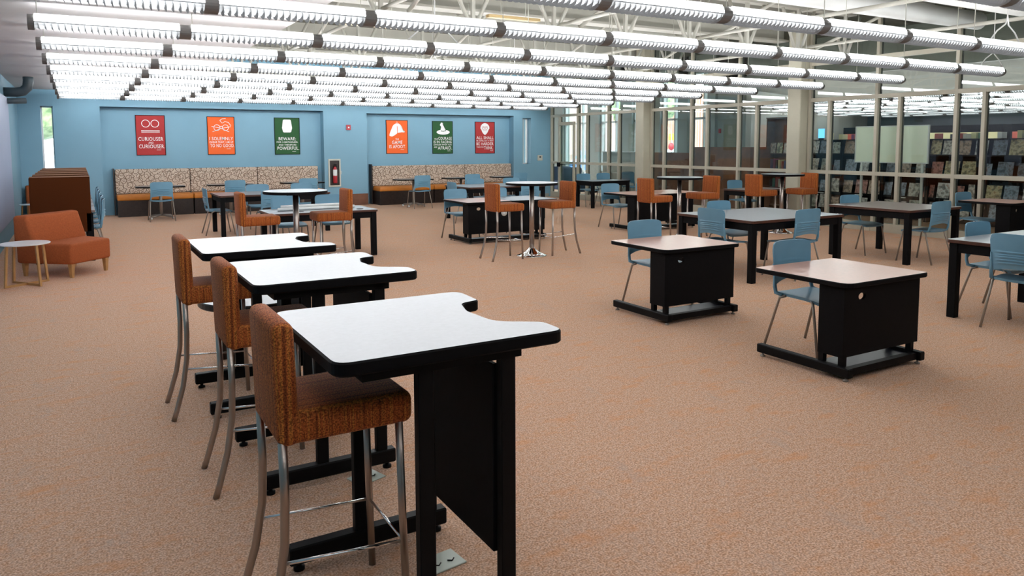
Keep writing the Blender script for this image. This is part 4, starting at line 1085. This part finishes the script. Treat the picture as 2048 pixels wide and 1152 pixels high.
# ------------------------------------------------------------------ outdoors
bm = BM(); box(bm, -40, 120, 26.3, 140, -.3, -.12); box(bm, 30.5, 120, -10, 26.3, -.3, -.12); slab(bm, [(15.4, 15.1), (30, 20.4), (30.5, 26.3), (15.4, 26.3)], -.3, -.12, 0, 0, 0.0); struct('ground', bm, M['asphalt'])
bm = BM(); box(bm, 0, 60, 0, 6, -.1, 7, M4=Matrix.Translation((22, 62, 0)) @ Matrix.Rotation(-.35, 4, 'Z')); tag(obj('brick_building', bm, M['brick']), 'long red brick building across the car park seen through the windows', 'building')
def make_car(label, x, y, rz, m):
    r = thing('car', label, 'car', (x, y, -.12), rz)
    prof = [(-2.1, .35), (-2.15, .75), (-1.5, .95), (-.9, 1.4), (.7, 1.42), (1.4, .98), (2.1, .85), (2.2, .4)]
    bm = BM(); a = [bm.verts.new((px, -.85 + (.12 if pz > 1 else 0), pz)) for px, pz in prof]; b = [bm.verts.new((px, .85 - (.12 if pz > 1 else 0), pz)) for px, pz in prof]
    for q in range(8): bm.faces.new((a[q], a[(q + 1) % 8], b[(q + 1) % 8], b[q]))
    bm.faces.new(a); bm.faces.new(b[::-1]); obj('car_body', bm, m, r)
    bm = BM(); box(bm, -.95, 1.0, -.80, .80, .98, 1.36); obj('window', bm, M['car_glass'], r)
    for sx in (-1.35, 1.35):
        for s in (-1, 1):
            bm = BM(); tube(bm, [(sx, s * .68, .32), (sx, s * .88, .32)], .32, 18); obj('wheel', bm, M['tyre'], r)
for a in (('white car parked outside, seen through the leftmost tall window', 20.5, 33, .5, M['car_white']), ('blue car parked outside beyond the low white bookcase', 25.5, 34, .5, M['car_blue']), ('silver-white car parked outside right of the column', 31, 34.5, .5, M['car_white'])): make_car(*a)
def tree(label, x, y, hh, R):
    r = thing('tree', label, 'tree', (x, y, -.12), 0, 'trees beyond the car park')
    bm = BM(); tube(bm, [(0, 0, 0), (.1, 0, hh * .5), (0, .1, hh * .8)], .2, 8, rs=[.25, .18, .08]); obj('trunk', bm, M['bark'], r)
    bm = BM()
    for q in range(14):
        v = bmesh.ops.create_icosphere(bm, subdivisions=2, radius=R * random.uniform(.35, .6))['verts']
        bmesh.ops.translate(bm, vec=(random.uniform(-R, R) * .7, random.uniform(-R, R) * .7, hh * random.uniform(.5, 1.)), verts=v)
        for w in v: w.co += Vector((random.uniform(-.15, .15), random.uniform(-.15, .15), random.uniform(-.15, .15)))
    obj('crown', bm, M['foliage'], r)
for (x, y, lb) in ((24, 50, 'green tree above the white car outside'), (31, 48, 'green tree above the blue car outside'), (39, 47, 'green tree furthest right outside'), (-2, 40, 'green tree seen through the left slit window')): tree(lb, x, y, 6.5, 2.6)
r = thing('road_sign', 'yellow and red road sign on a pole outside the window', 'road sign', (28.2, 31.0, -.12))
bm = BM(); tube(bm, [(0, 0, 0), (0, 0, 2.3)], .03, 8); obj('pole', bm, M['steel'], r)
bm = BM(); box(bm, -.02, .02, -.22, .22, 1.95, 2.3); obj('sign_panel', bm, M['yellow'], r)
bm = BM(); lathe(bm, [(0, -.02), (.22, -.02), (.22, .02), (0, .02)], 8); bmesh.ops.transform(bm, matrix=Matrix.Translation((-.04, 0, 1.6)) @ Matrix.Rotation(PI / 2, 4, 'Y'), verts=bm.verts); obj('red_disc', bm, M['red'], r)

# ------------------------------------------------------------------ world, camera
w = bpy.data.worlds.new('sky'); S.world = w; w.use_nodes = True; nt = w.node_tree
bg = nt.nodes['Background']; tc = N(nt, 'ShaderNodeTexCoord'); sp = N(nt, 'ShaderNodeSeparateXYZ'); nt.links.new(tc.outputs['Generated'], sp.inputs[0])
rp = ramp(nt, [(.0, (.75, .78, .8)), (.5, (.9, .94, 1.0)), (.8, (.55, .72, 1.0))]); nt.links.new(sp.outputs[2], rp.inputs['Fac']); nt.links.new(rp.outputs['Color'], bg.inputs['Color'])
bg.inputs['Strength'].default_value = 4.5
cd = bpy.data.cameras.new('camera'); cam = bpy.data.objects.new('camera', cd); C.objects.link(cam)
rt_ = Vector((0.8640141, -0.5034575, -0.0031905)); up_ = Vector((0.0466937, 0.0738210, 0.9961778)); fw_ = Vector((0.5012977, 0.8608606, -0.0872907))
R3 = Matrix((rt_, up_, -fw_)).transposed()
cam.matrix_world = Matrix.Translation((0, 0, 1.6395)) @ R3.to_4x4()
cd.sensor_width = 36; cd.lens = 36 * 1489.576 / 2048; cd.shift_y = (418.85 - 576) / 2048; cd.clip_end = 300; cd.clip_start = .05
S.camera = cam
S.view_settings.view_transform = 'Standard'; S.view_settings.look = 'None'; S.view_settings.gamma = 1; S.view_settings.use_curve_mapping = False
S.view_settings.exposure = 0.98
S.cycles.use_light_tree = True
S.cycles.max_bounces = 8; S.cycles.diffuse_bounces = 5; S.cycles.glossy_bounces = 4; S.cycles.transparent_max_bounces = 16
S.cycles.caustics_reflective = False; S.cycles.caustics_refractive = False; S.cycles.sample_clamp_indirect = 6
for o in list(S.objects):
    if o.type == 'EMPTY' and not o.children: print('EMPTY', o.name)
